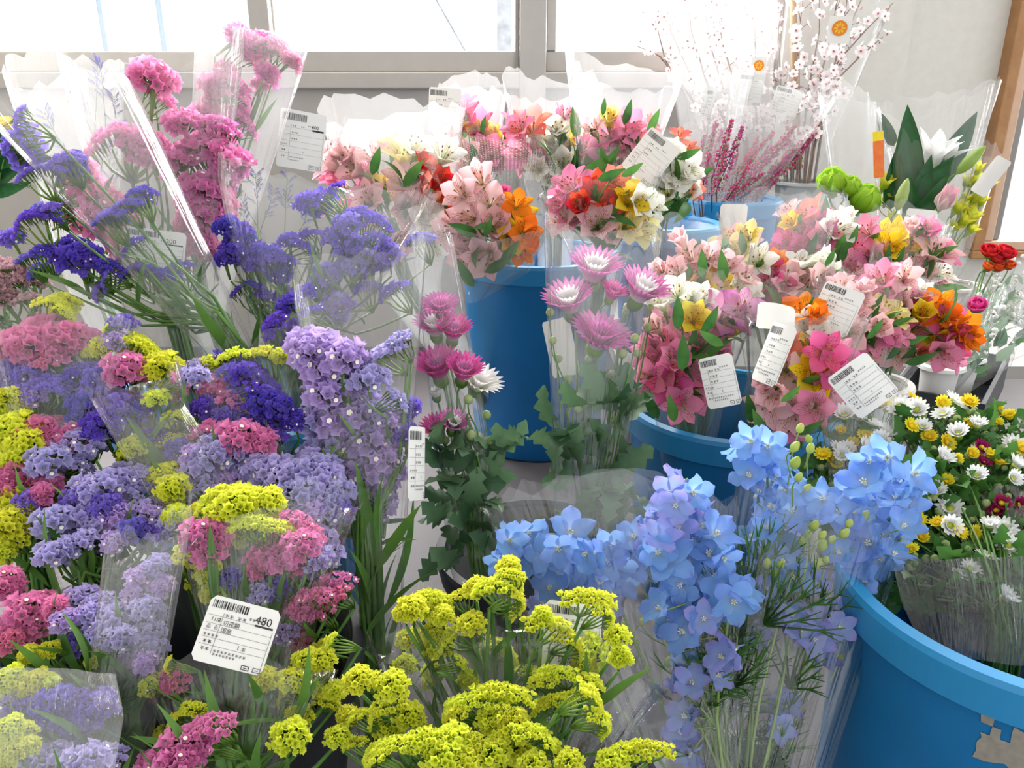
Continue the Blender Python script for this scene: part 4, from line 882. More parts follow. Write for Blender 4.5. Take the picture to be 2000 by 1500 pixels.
# ------------------------------------------------------------------ delphinium
def delph_bouquet(label, B, waist, spikes, d, buds, sl, viol=''):
    B = Vector(B); e = thing('delphinium_bouquet', label, 'bouquet', B); wp = W(*waist)
    for sp in spikes:          # each spike: main stem pixels then flowers
        st, fl_, dd = sp
        spts = [W(x, y, dd) for x, y in st]
        stem(e, B, spts + [wp + rv(.015), B + rv(.01)], .0012, .0024, 'stem_pale', 'stem')
        for q in parse(fl_):
            px, py = float(q[0]), float(q[1]); v = 3 if len(q) > 2 and q[2] == 'v' else random.choice((0, 1, 2)); sz = float(q[3]) if len(q) > 3 else 74
            d2 = dd + rnd(-.035, .02); p = W(px, py, d2)
            near = min(spts, key=lambda a: (a - p).length); D = ((CAM - p).normalized() * .8 + (p - near) * 10 + Vector((0, 0, .25)) + rv(.75)).normalized()
            s = sz * d2 / FPX / .037; put(DEL[v], e, B, p, basis(D, roll=rnd(0, 6.28)), s)
            a = p - D * .004 * s; stem(e, B, [a, a.lerp(near, .5) - D * .006, near + Vector((0, 0, -.012))], .0007, .0009, 'stem_pale', 'pedicel', 4)
    for q in parse(buds):
        px, py = float(q[0]), float(q[1]); p = W(px, py, d + rnd(-.02, .02)); D = (Vector((rnd(-.6, .6), -.3, 1))).normalized(); s = rnd(.8, 1.25)
        obj('bud', BUDM, e, TRS(p - B, basis(D), s)); low = p + Vector((rnd(-.006, .006), .004, -.03)); stem(e, B, [p, p - D * .008, low], .0007, .0008, 'stem_pale', 'pedicel', 4)
    for i in range(46):
        t = rnd(0, 1); x = rnd(-.10, .10) * (1 - t * .5); p = W(1440 + x * 1800, lerp(1130, 1560, t), d + rnd(-.03, .05))
        put_leaf('del', e, B, p, Vector((rnd(-.7, .7), rnd(-.5, .3), 1)), rnd(.7, 1.2))
    for i in range(12):
        x = rnd(-1, 1); p = W(1420 + x * 240, rnd(1080, 1200), d + rnd(-.02, .05)); stem(e, B, [p, p.lerp(wp, .5) + rv(.01), wp + rv(.02), B + rv(.01)], .001, .0022, 'stem_pale', 'stem')
    for wl, wr, tl, tr, dw, dt, mat, th in sl: sleeve(e, B, W(*wl, dw), W(*wr, dw), W(*tl, dt), W(*tr, dt), mat, th, seed=int(tl[0]))
    return e
delph_bouquet('sky-blue delphinium spikes with pale green buds in clear film', (.215, .60, .02), (1440, 1640, .76), [
 ([(1490, 850), (1500, 980), (1480, 1150), (1470, 1350)], '1470 862; 1500 872; 1440 872 n 60; 1490 905; 1465 930; 1512 935; 1532 955; 1510 990; 1545 1000; 1478 965; 1500 1030 n 60; 1530 1030 v 60; 1520 900 n 70; 1485 880 n 70', .80),
 ([(1745, 880), (1700, 1050), (1620, 1200), (1540, 1380)], '1700 900; 1738 892 n 90; 1782 925 n 90; 1758 945; 1690 945 n 95; 1655 965; 1630 990 n 90; 1720 980; 1750 975; 1742 1000; 1762 1030; 1700 1062 n 90; 1735 1062; 1688 1030; 1680 1100 n 80; 1692 1135; 1722 1092; 1668 1000; 1770 985; 1640 1080 n 60; 1715 1030; 1640 1000; 1610 975 n 70; 1775 950; 1745 1085 n 65; 1660 1115 v 60', .80),
 ([(1010, 1030), (1040, 1120), (1150, 1300), (1300, 1500)], '1012 1045; 1050 1062; 1062 1085; 1112 1042 n 90; 1050 1105; 995 1055 n 70; 1072 1150 n 70; 1030 1040; 1090 1070; 1000 1095 n 60; 1085 1110 n 70; 1060 1180 v 60; 975 1095 n 55', .80),
 ([(1190, 1060), (1200, 1150), (1260, 1300), (1350, 1500)], '1160 1082; 1190 1068; 1150 1112; 1202 1102; 1232 1075; 1210 1135 n 75; 1180 1100; 1240 1050 n 70; 1235 1110; 1170 1140 n 70; 1145 1080 n 70; 1200 1190 v 55; 1190 1160 v 60; 1140 1140 n 65', .78),
 ([(1330, 940), (1330, 1060), (1350, 1250), (1400, 1480)], '1332 940 v 75; 1308 962 v 75; 1352 962; 1300 1000; 1342 1002 v 75; 1372 1030; 1395 1045 n 90; 1352 1052; 1300 1095 n 105; 1318 1115; 1285 1080; 1268 1062 v 75; 1385 1085 n 90; 1325 1030 v 70; 1400 1065; 1270 1020 v 60; 1330 1140; 1345 1080 n 85; 1290 1050 v; 1320 985 v 70; 1370 990 v 60; 1410 1090 n 70', .77),
 ([(1410, 1140), (1420, 1220), (1400, 1400)], '1372 1160 n 85; 1412 1150 n 85; 1432 1172 n 85; 1390 1190; 1320 1172; 1312 1212; 1335 1235 n 85; 1345 1245; 1432 1270 v 75; 1412 1285 v 70; 1342 1300; 1352 1335 v 70; 1340 1400 v 75; 1330 1432 v 70; 1375 1210 v 70; 1450 1160; 1310 1160; 1400 1130 n 75; 1290 1190; 1355 1190; 1400 1320 v 60; 1350 1470 v 70; 1330 1340 v 60', .75),
 ([(1590, 1190), (1570, 1300), (1510, 1450)], '1580 1212 v 75; 1605 1225 v 75; 1630 1202 v 70; 1562 1232 v 75; 1590 1245 v 75; 1602 1295 v 70; 1530 1380 v 65; 1510 1395 v 70; 1492 1120; 1552 1132 n 75; 1600 1145 v 65; 1500 1205 v 65; 1530 1100 n 65; 1570 1120 n 65; 1640 1225 v 60; 1550 1200 v 60; 1520 1420 v 60; 1490 1080 n 60; 1500 1150 v 60; 1480 1240 v 55; 1470 1050 n 60', .80)], .78,
 '''1560 845; 1582 865; 1545 882; 1580 885; 1548 915; 1555 940; 1570 960; 1650 1010; 1655 1030; 1678 1018; 1612 1100; 1600 1052; 1585 1035; 1602 1075; 1580 1050; 1568 1065; 1390 1340; 1410 1335; 1400 1355; 1375 1335; 1415 1365; 1425 1350; 1395 1375; 1380 1350; 1368 1430
 1112 1085; 1055 1120; 1095 1165; 1420 1205; 1415 1120; 1500 1110; 1510 1125; 1540 1180; 1360 1400; 1620 1060; 1640 1050; 1300 1300; 1250 1220; 1245 1260; 1225 1230; 1590 1110; 1520 1110; 1600 1280; 1640 1290''',
 [((1330, 1680), (1560, 1680), (1440, 930), (1800, 960), .76, .80, 'film_clear', .3), ((1270, 1680), (1460, 1680), (935, 960), (1440, 960), .75, .79, 'film_clear', .3)])

# ------------------------------------------------------------------ pink and white chrysanthemums
def mum_bouquet(label, B, waist, flowers, d, buds, leaves, sl):
    B = Vector(B); e = thing('chrysanthemum_bouquet', label, 'bouquet', B); wp = W(*waist)
    for q in parse(flowers):
        px, py, v, ang, sz = (float(x) for x in q[:5]); dd = d + rnd(-.02, .02); p = W(px, py, dd)
        D = Vector((math.sin(D2(ang)), -.32, math.cos(D2(ang)))).normalized(); s = sz * dd / FPX / .052
        put(MUM[int(v)], e, B, p - D * .012 * s, basis(D, roll=rnd(0, 6)), s)
        a = p - D * .02 * s; stem(e, B, [a, a - D * .03, a.lerp(wp, .55) + rv(.008), wp + rv(.01), B + rv(.01)], .0013, .0024)
    for q in parse(buds):
        p = W(float(q[0]), float(q[1]), d + rnd(-.02, .02)); obj('bud', MBUD, e, TRS(p - B, basis(Vector((rnd(-.4, .4), -.2, 1))), rnd(1.2, 1.7)))
        stem(e, B, [p, p + Vector((0, .004, -.02)), p.lerp(wp, .3) + rv(.01), wp + rv(.01), B + rv(.01)], .0009, .0018, n=4)
    (x0, x1, y0, y1, n) = leaves
    for i in range(n):
        p = W(rnd(x0, x1), rnd(y0, y1), d + rnd(-.025, .03)); put_leaf(random.choice(('mum', 'mum2')), e, B, p, Vector((rnd(-.8, .8), rnd(-.9, .1), rnd(-.1, 1))), rnd(.8, 1.25))
    wl, wr, tl, tr, dw, dt, mat, th = sl; sleeve(e, B, W(*wl, dw), W(*wr, dw), W(*tl, dt), W(*tr, dt), mat, th, seed=int(tl[0]))
    return e
e = mum_bouquet('chrysanthemum sleeve with four pink-tipped blooms over bare stems, before the tall bucket', (.09, .95, .03), (1145, 1090, 1.04), '1160 530 0 8 110; 1112 592 0 -12 105; 1252 570 0 22 105; 1170 660 4 15 115; 1195 575 1 20 60; 1225 600 3 10 45', 1.04,
 '1075 610; 1225 600; 1245 690; 1150 700; 1205 780; 1195 730; 1270 600; 1235 590; 1080 665; 1180 860; 1110 740; 1240 660; 1090 700; 1265 640; 1215 690; 1130 800; 1200 820', (1080, 1225, 780, 1040, 48), ((1085, 1090), (1190, 1090), (1064, 440), (1290, 470), 1.03, 1.03, 'film', .3))
price_label(e, Vector((.09, .95, .03)), 1092, 680, 1.1, .05, .08, 12, None, blank=True, yaw=-40)
mum_bouquet('narrow chrysanthemum sleeve with magenta and white blooms beside the tall lavender sleeve', (-.02, .93, .03), (935, 1110, 1.0), '856 722 1 -10 100; 905 728 1 12 85; 935 748 2 25 85; 850 765 3 -8 60; 850 640 0 -5 85; 885 650 1 8 80; 860 600 4 0 70; 855 840 1 -15 70; 885 830 0 15 65', 1.0,
 '920 850; 950 810; 870 860; 900 880; 940 870; 880 900; 960 860; 915 780; 935 930', (850, 985, 860, 1100, 44), ((880, 1110), (1000, 1110), (800, 440), (878, 440), 1.0, 1.02, 'film', .45))

# ------------------------------------------------------------------ small white and yellow chrysanthemums
def spray_bouquet(label, B, waist, fls, d, nb, box, nl, sl=None, fsz=36):
    B = Vector(B); e = thing('spray_chrysanthemum_bouquet', label, 'bouquet', B); wp = W(*waist); fp = []
    for q in parse(fls):
        px, py = float(q[0]), float(q[1]); c = q[2]; dd = float(q[3]) if len(q) > 3 else d(py) + rnd(-.012, .012); p = W(px, py, dd); fp.append(p)
        D = (Vector((0, -.25, .9)) + (CAM - p).normalized() * .25 + rv(.55)).normalized(); sz = fsz * rnd(.9, 1.25) * (1.15 if c == 'w' else .95); s = sz * dd / FPX / .022
        put(random.choice(DAI[c]), e, B, p, basis(D, roll=rnd(0, 6)), s); a = p - D * .006 * s
        stem(e, B, [a, a - D * .02 + Vector((0, 0, -.01)), a.lerp(wp, .5) + rv(.01), wp + rv(.015), B + rv(.015)], .0008, .0016, n=4)
    x0, x1, y0, y1 = box
    for i in range(nb):
        px, py = rnd(x0, x1), rnd(y0, y1); p = W(px, py, d(py) + rnd(0, .03)); obj('bud', MBUD, e, TRS(p - B, basis(Vector((rnd(-.5, .5), -.2, 1))), rnd(.75, 1.2)))
        stem(e, B, [p, p + Vector((rnd(-.006, .006), .004, -.03)), p.lerp(wp, .5) + rv(.01)], .0006, .001, 'stem_pale', 'stem', 4)
    for i in range(nl):
        px, py = rnd(x0, x1), rnd(y0 + 20, y1 + 90); p = W(px, py, d(py) + rnd(.015, .06)); put_leaf('mumsmall', e, B, p, Vector((rnd(-.9, .9), rnd(-.9, .3), rnd(.0, 1))), rnd(.8, 1.4))
    for s in (sl or []):
        wl, wr, tl, tr, dw, dt, mat, th = s; sleeve(e, B, W(*wl, dw), W(*wr, dw), W(*tl, dt), W(*tr, dt), mat, th, seed=int(tl[0]), folds=5)
    return e
sd = lambda py: 1.0 - (py - 780) * .00062
e = spray_bouquet('bushy white, yellow and wine spray chrysanthemums in film, sunk in the stickered bucket', (.53, .68, .03), (1960, 1250, .76), '''
 1790 803 w; 1843 812 w; 1800 837 w; 1872 850 w; 1863 787 w; 1908 833 w; 1913 887 w; 1838 897 w; 1907 933 w; 1827 963 w; 1853 1027 w; 1933 1030 w; 1960 1035 w; 1970 1067 w; 1925 1090 w; 1983 913 w; 1975 935 w; 1980 870 w; 1893 1113 w; 1757 797 w; 1855 995 w; 1995 1100 w
 1892 787 y; 1947 803 y; 1943 827 y; 1973 817 y; 1777 833 y; 1783 783 y; 1847 865 y; 1863 897 y; 1893 887 y; 1932 893 y; 1948 907 y; 1845 942 y; 1752 987 y; 1790 1013 y; 1833 1023 y; 1797 1048 y; 1750 1062 y; 1780 1075 y; 1900 1040 y; 1870 1038 y; 1840 787 y; 1815 855 y; 1890 830 y; 1995 880 y
 1915 875 r; 1918 907 r; 1947 1000 r; 1985 987 r; 1955 985 r; 1880 1130 w; 1960 1170 w''', sd, 150, (1740, 2030, 800, 1110), 260,
 [((1800, 1275), (2130, 1290), (1735, 1075), (2190, 1060), .80, .93, 'film_grey', .58)])
sheet(e, Vector((.53, .68, .03)), [[W(1800, 1262, .715), W(1900, 1290, .70), W(2060, 1300, .70)], [W(1765, 1180, .735), W(1900, 1190, .715), W(2060, 1190, .715)], [W(1738, 1088, .765), W(1890, 1092, .75), W(2060, 1085, .75)]], 'film_grey', amp=.004, seed=12)
spray_bouquet('sparser white and yellow spray chrysanthemums tucked between the delphinium and the bushy bouquet', (.40, .74, .03), (1690, 1120, .90), '''
 1638 882 w; 1645 890 w; 1723 850 w; 1715 860 w; 1673 803 w; 1680 820 w; 1650 815 w; 1690 852 y; 1667 870 y; 1607 890 y; 1630 910 y; 1625 900 y; 1640 845 y; 1720 790 y; 1700 830 w; 1655 880 w; 1690 880 w''', lambda py: .98 - (py - 780) * .0003, 36, (1600, 1730, 800, 960), 60,
 [((1650, 1120), (1740, 1120), (1600, 790), (1745, 740), .9, .96, 'film', .4)])

# ------------------------------------------------------------------ heather, cherry
blos_w = petal_mat('cherry_petal', 'FBE2E6', 'FFF8FA', 'FFFFFF', trans=.45)
k = MB()
for i in range(5):
    a = 2 * PI * i / 5; R = RZ(a)
    k.grid([[R @ Vector((r, s * w, z)) for s in (-1, 1)] for r, w, z in ((.001, .0012, 0), (.006, .0045, .002), (.0105, .003, .0035))], [[(0, t), (1, t)] for t in (0, .5, 1)])
k.tube([Vector((0, 0, -.004)), Vector((0, 0, .002))], [.0008, .002], 5, 1)
BLOS = k.mesh('blossom', (blos_w, plain('cherry_calyx', 'B0746A', .8)))
CBUD = spindle('bud', .009, .0028, plain('cherry_bud', 'D9A5A0', .7), n=6)
def cherry(label, B, branches, d, nblo, sl=None, name='cherry_branch_bouquet'):
    B = Vector(B); e = thing(name, label, 'bouquet', B); tips = []
    for br in branches:
        dd = d + rnd(-.06, .06); pts = [W(x, y, dd) for x, y in br]
        k = MB(); allp = pts + [B + rv(.012)]
        m = len(allp); k.tube([q - B for q in allp], [lerp(.0012, .0042, j / (m - 1)) for j in range(m)], 6)
        o = obj('branch', k.mesh('branch', (M['bark'],)), e)
        for j in range(len(pts) - 1):
            L_ = (pts[j + 1] - pts[j]).length
            for q in range(max(2, int(L_ / .016))):
                p = pts[j].lerp(pts[j + 1], rnd(0, 1)); tw = Vector((rnd(-1, 1), rnd(-1, .4), rnd(-.1, 1))).normalized() * rnd(.012, .035); tips.append((p + tw, tw)); 
                if rnd(0, 1) < .5: stem(e, B, [p, p + tw * .5 + rv(.002), p + tw], .001, .0006, 'bark_dark', 'twig', 4)
    random.shuffle(tips)
    for i, (p, tw) in enumerate(tips[:nblo]):
        if i % 6 == 5: obj('bud', CBUD, e, TRS(p - B, basis(tw + rv(.01)), 1.2))
        else: obj('blossom', BLOS, e, TRS(p - B, basis(tw.normalized() + Vector((0, -.6, .1)) + rv(.7), roll=rnd(0, 6)), rnd(1.15, 1.6)))
    if sl:
        wl, wr, tl, tr, dw, dt, mat, th = sl; sleeve(e, B, W(*wl, dw), W(*wr, dw), W(*tl, dt), W(*tr, dt), mat, th, seed=int(tl[0]))
    return e
e = cherry('white cherry blossom branches spreading in front of the window', (.66, 2.22, .23), [
 [(1262, -30), (1290, 70), (1320, 135), (1400, 260)], [(1340, -40), (1350, 60), (1380, 160), (1430, 270)], [(1300, -30), (1310, 60), (1350, 150), (1410, 260)], [(1437, -40), (1445, 40), (1460, 130), (1480, 260)], [(1395, -30), (1410, 80), (1440, 180), (1460, 280)],
 [(1500, -40), (1500, 50), (1490, 160), (1490, 270)], [(1245, 90), (1290, 110), (1340, 180), (1410, 270)], [(1470, -30), (1475, 80), (1475, 180), (1480, 280)], [(1370, -30), (1385, 80), (1420, 200), (1455, 280)], [(1275, 20), (1300, 120), (1370, 220)]], 2.2, 290,
 ((1400, 330), (1500, 330), (1240, -60), (1520, -60), 2.15, 2.2, 'film_milky_glare', .4))
e2 = cherry('pale pink cherry branches in film with an orange round seal', (.80, 2.21, .24), [
 [(1535, -40), (1520, 60), (1525, 180), (1545, 290)], [(1600, -40), (1600, 60), (1580, 170), (1565, 290)], [(1640, -40), (1625, 60), (1605, 140), (1575, 280)], [(1745, 5), (1690, 60), (1645, 110), (1600, 170), (1580, 280)], [(1725, 72), (1680, 110), (1640, 150), (1610, 220)], [(1660, -30), (1640, 80), (1620, 170), (1590, 290)],
 [(1570, -30), (1560, 80), (1560, 200), (1558, 300)], [(1690, -20), (1660, 50), (1635, 110), (1600, 200)]], 2.1, 230,
 ((1530, 330), (1600, 330), (1505, -60), (1735, 20), 2.12, 2.1, 'film', .35))
# seals and cards on the cherry sleeves
seal = plain('seal_orange', 'F08A1E', .5); seal_y = plain('seal_yellow', 'F7C63A', .5)
def seal_card(e, px, py, d, r):
    B = e.location.copy(); look = (CAM - W(px, py, d)).normalized(); R = basis(look, Vector((1, 0, 0)))
    k = MB(); k.grid([[Vector((x * r * 1.5, y * r * 1.75 - r * .2, -.003 * abs(x))) for x in (-1, -.5, 0, .5, 1)] for y in (-1, 0, 1)])
    c = obj('card', k.mesh('card', (M['paper'],)), e, TRS(W(px, py, d) - B, R))
    k = MB(); n = 28; c0 = k.vert((0, 0, .0008)); ring = [k.vert((r * math.cos(2 * PI * i / n), r * math.sin(2 * PI * i / n), .0008)) for i in range(n)]
    for i in range(n): k.face(c0, ring[i], ring[(i + 1) % n])
    for i in range(8):   # flower emblem
        a = 2 * PI * i / 8; p = Vector((math.cos(a), math.sin(a), 0)); q = Vector((-p.y, p.x, 0))
        ix = [k.vert(v + Vector((0, 0, .0012))) for v in (p * r * .25 - q * r * .05, p * r * .55 - q * r * .16, p * r * .8, p * r * .55 + q * r * .16, p * r * .25 + q * r * .05)]; k.face(*ix, m=1)
    obj('round_seal', k.mesh('round_seal', (seal, seal_y), False), c)
seal_card(e2, 1640, 55, 1.98, .018); seal_card(e, 1482, 128, 2.05, .013)
price_label(e, e.location.copy(), 1465, 175, 2.0, .062, .075, -4, None, seed=20); price_label(e2, e2.location.copy(), 1535, 200, 2.0, .068, .07, -14, None, seed=21); price_label(e, e.location.copy(), 1385, 205, 1.98, .03, .075, -12, None, yaw=30, seed=22)
# bamboo-coloured flat stake in the cherry film
k = MB(); a, b2 = W(1548, -20, 2.1), W(1558, 330, 2.1); bb = e2.location.copy()
k.tube([b2 - bb, a.lerp(b2, .5) - bb, a - bb], [.009, .011, .008], 6); o = obj('wooden_stake', k.mesh('wooden_stake', (plain('kraft', 'A9875F', .7, ('957650', 40)),)), e2); o['label'] = 'tan wooden stake'
hm = petal_mat('heather_pink', 'EE8FBE', 'EA4FA0', 'F062AC', trans=.4, vary=.1); hp = plain('heather_pale', 'CDB8A4', .8, ('8A8A62', 200))
def heather_spike(seed):
    rs = random.Random(seed); k = MB(); L = .15
    k.tube([Vector((0, 0, 0)), Vector((.004, 0, L * .5)), Vector((0, 0, L))], [.0016, .0012, .0006], 4, 2)
    for i in range(150):
        t = rs.random() ** .8; p = Vector((.004 * math.sin(PI * t), 0, L * t)); a = rs.uniform(0, 6.28); w = lerp(.015, .005, t)
        q = p + Vector((math.cos(a) * w, math.sin(a) * w, .004)) * rs.uniform(.4, 1); r = rs.uniform(.0022, .0036); m = 0 if rs.random() < .66 else 1
        tp = k.vert(q + Vector((0, 0, r * 1.2)), (0, 1)); bt = k.vert(q - Vector((0, 0, r * 1.2)), (0, 0)); rg = [k.vert(q + Vector((math.cos(g) * r, math.sin(g) * r, 0)), (0, .5)) for g in (0, 1.57, 3.14, 4.71)]
        for g in range(4): k.face(rg[g], rg[(g + 1) % 4], tp, m=m); k.face(rg[(g + 1) % 4], rg[g], bt, m=m)
    return k.mesh('heather_spike', (hm, hp, M['bark_dark']), False)
HS = [heather_spike(i) for i in range(4)]
def heather(label, B, tips, d, sl):
    B = Vector(B); e = thing('heather_bouquet', label, 'bouquet', B)
    for x, y, x1, y1 in tips:
        dd = d + rnd(-.05, .05); a, c = W(x, y, dd), W(x1, y1, dd); D = (a - c); L = D.length
        obj('heather_spike', random.choice(HS), e, TRS(c - B, basis(D, roll=rnd(0, 6)), L / .15)); stem(e, B, [c, c.lerp(B, .5), B + rv(.01)], .0014, .002, 'bark_dark', 'stem', 4)
    wl, wr, tl, tr, dw, dt, mat, th = sl; sleeve(e, B, W(*wl, dw), W(*wr, dw), W(*tl, dt), W(*tr, dt), mat, th, seed=int(tl[0])); return e
heather('pink heather sprays fanning over the rim of the blue bucket', (.567, 2.085, .23), [(1600, 245, 1500, 360), (1585, 265, 1480, 375), (1560, 300, 1470, 385), (1540, 275, 1450, 370), (1530, 330, 1440, 390), (1500, 290, 1430, 380), (1470, 310, 1420, 390), (1550, 250, 1460, 350), (1600, 262, 1510, 330), (1520, 350, 1450, 400), (1490, 340, 1410, 395), (1575, 285, 1490, 350), (1510, 260, 1440, 340), (1480, 270, 1430, 350)], 2.0,
 ((1400, 395), (1480, 400), (1430, 150), (1625, 205), 2.0, 2.0, 'film_milky_glare', .4))
heather('rosy heather sprays behind the cream alstroemeria', (.53, 2.06, .23), [(1430, 235, 1390, 350), (1400, 240, 1370, 360), (1375, 265, 1350, 370), (1450, 250, 1400, 370), (1345, 290, 1350, 380), (1420, 280, 1390, 385), (1385, 300, 1370, 390), (1440, 300, 1400, 390), (1365, 320, 1365, 395), (1410, 255, 1380, 340)], 1.98,
 ((1350, 395), (1420, 400), (1310, 130), (1470, 140), 1.98, 1.98, 'film_milky_glare', .4))
B_ = Vector((.785, 2.2, .23)); e = thing('woody_stem_bunch', 'dark woody twigs with pink specks standing in the small grey bucket', 'bouquet', B_)
for i in range(9):
    p = W(1545 + rnd(-28, 30), 235 + rnd(-10, 30), 2.14); c = W(1545 + rnd(-14, 16), 330, 2.14); obj('heather_spike', random.choice(HS), e, TRS(c - B_, basis(p - c, roll=rnd(0, 6)), (p - c).length / .15)); stem(e, B_, [c, B_ + rv(.012)], .0016, .002, 'bark_dark', 'stem', 4)

# ------------------------------------------------------------------ lily, green bloom, lime freesia
lily_w = petal_mat('lily_petal', 'E6EEC8', 'FFFFFF', 'FFFFFF', trans=.4); tul = petal_mat('tulip_petal', 'F4E6DC', 'F3D2D6', 'E8A8B8', trans=.45); fre = petal_mat('freesia_petal', 'B8CC3C', 'D6E04A', 'F0E454', trans=.45)
def cup(name, L, Wd, mat, a0, a1, n=6, wf=ovate, core=None):
    k = MB(); k.tube([Vector((0, 0, -.006)), Vector((0, 0, .004))], [.002, .004], 6)
    p = petal('petal', L, Wd, wf, D2(a0), D2(a1), mat, .55, 4, 6, r0=.003)
    return (name, k.mesh(name, (core or M['stem_pale'],)), [('petal', p, RZ(2 * PI * i / n) @ Matrix.Translation((0, 0, .001 * (i % 2)))) for i in range(n)])
LILY = cup('lily_flower', .085, .034, lily_w, 12, 40); TULIP = cup('tulip_flower', .050, .034, tul, 38, -8); FREE = cup('freesia_flower', .030, .016, fre, 14, 30)
LBUD = spindle('bud', .06, .011, leafy('lily_bud', '8FAF52', 'C4D48A', .3), n=12)
B = Vector((1.02, 2.06, .225)); e = thing('lily_bouquet', 'white lily with broad dark leaves, green buds and a pale pink tulip', 'bouquet', B); wp = W(1815, 470, 1.85)
for px, py, ang, ln, dd in ((1775, 305, -10, 185, 1.82), (1862, 300, 26, 175, 1.84), (1822, 350, 42, 120, 1.80), (1748, 350, -4, 120, 1.84), (1798, 375, 10, 140, 1.80), (1780, 400, -12, 110, 1.80), (1735, 255, -30, 70, 1.88), (1820, 390, 30, 110, 1.79)):
    up = Vector((math.sin(D2(ang)), -.12, math.cos(D2(ang)))); s = ln * dd / FPX / .148; p = W(px, py, dd) - up.normalized() * .074 * s
    obj('leaf', LEAF['lily'], e, TRS(p - B, basis(up, Vector((.25, 1, .1))), s))
for px, py, ang, s in ((1752, 412, 4, 1.25), (1868, 340, 36, 1.3)):
    up = Vector((math.sin(D2(ang)), -.2, math.cos(D2(ang)))); p = W(px, py, 1.78); obj('bud', LBUD, e, TRS(p - B, basis(up), s)); stem(e, B, [p, p - up * .03, wp + rv(.01), B + rv(.01)], .002, .003)
for tpl, px, py, ang, s, dd in ((LILY, 1808, 340, 6, 1.25, 1.85), (LILY, 1830, 330, 22, 1.0, 1.88), (TULIP, 1833, 412, 16, 1.25, 1.78)):
    up = Vector((math.sin(D2(ang)), -.25, math.cos(D2(ang)))); p = W(px, py, dd); put(tpl, e, B, p, basis(up, roll=.4), s); stem(e, B, [p, p - up * .03, wp + rv(.01), B + rv(.01)], .002, .003)
price_label(e, B, 1797, 432, 1.72, .06, .05, -6, None, blank=True)
sleeve(e, B, W(1770, 480, 1.84), W(1860, 480, 1.84), W(1712, 215, 1.86), W(1948, 165, 1.86), 'film', .4, seed=77)
# green bloom: overlapping rounded lime petals
gp = petal('petal', .034, .034, lambda t: max(.2, math.sin(PI * (t * .8 + .1)) ** .5), D2(78), D2(-38), M['lime'], .45, 4, 6, r0=.004)
gp2 = petal('petal', .030, .030, lambda t: max(.2, math.sin(PI * (t * .8 + .1)) ** .5), D2(50), D2(-50), M['lime'], .45, 4, 6, r0=.002, z0=.006)
k = MB(); k.lathe([(.001, -.006), (.006, -.003), (.004, .003)], 8)
GREEN = ('green_bloom', k.mesh('green_bloom', (M['stem_pale'],)), [('petal', gp, RZ(2 * PI * i / 6)) for i in range(6)] + [('petal', gp2, RZ(2 * PI * i / 5 + .3)) for i in range(5)])
B = Vector((.965, 2.03, .225)); e = thing('green_flower_bouquet', 'two round lime-green blooms in milky film beside the lily', 'bouquet', B); wp = W(1680, 470, 1.85)
for px, py, ang, s in ((1625, 378, -14, 2.0), (1672, 412, 22, 2.1), (1652, 385, 6, 1.6)):
    up = Vector((math.sin(D2(ang)), -.3, math.cos(D2(ang)))); p = W(px, py, 1.82); put(GREEN, e, B, p, basis(up, roll=rnd(0, 6)), s); stem(e, B, [p, p - up * .03, wp + rv(.006), B + rv(.006)], .0022, .003)
sleeve(e, B, W(1640, 480, 1.84), W(1715, 480, 1.84), W(1598, 165, 1.88), W(1712, 200, 1.88), 'film_milky_glare', .4, seed=78)
k = MB(); k.grid([[Vector((x, y, -.002 * abs(x) / .01)) for x in (-.011, 0, .011)] for y in (-.05, -.02, .01, .03, .05)]); k.m = [0, 0, 0, 0, 0, 0, 1, 1][:len(k.m)]
obj('sticker', k.mesh('sticker', (plain('sticker_red', 'F0683A', .5, ('F58A3A', 60)), plain('sticker_yellow', 'F8DE2E', .5)), False), e, TRS(W(1716, 302, 1.78) - B, basis((CAM - W(1716, 302, 1.78)).normalized(), Vector((1, 0, 0))) @ RZ(D2(8))))
B = Vector((1.085, 2.06, .225)); e = thing('freesia_bouquet', 'lime and yellow freesia in glossy film with a slanted white card', 'bouquet', B); wp = W(1840, 520, 1.88)
for px, py in ((1903, 345), (1885, 368), (1900, 372), (1895, 398), (1912, 405), (1880, 425), (1893, 440), (1860, 420), (1872, 400), (1885, 460), (1870, 445), (1722, 372), (1735, 440), (1728, 400), (1850, 455), (1915, 380)):
    up = Vector((rnd(-.2, .6), -.4, 1)); p = W(px, py, 1.86 + rnd(-.03, .03)); put(FREE, e, B, p, basis(up, roll=rnd(0, 6)), rnd(1.1, 1.5)); stem(e, B, [p, p - up * .02, wp + rv(.01), B + rv(.01)], .001, .002, 'stem_pale', n=4)
price_label(e, B, 1936, 345, 1.72, .035, .085, -30, None, blank=True, yaw=15)
sleeve(e, B, W(1810, 530, 1.87), W(1880, 530, 1.87), W(1840, 300, 1.88), W(1958, 300, 1.88), 'film', .35, seed=79)

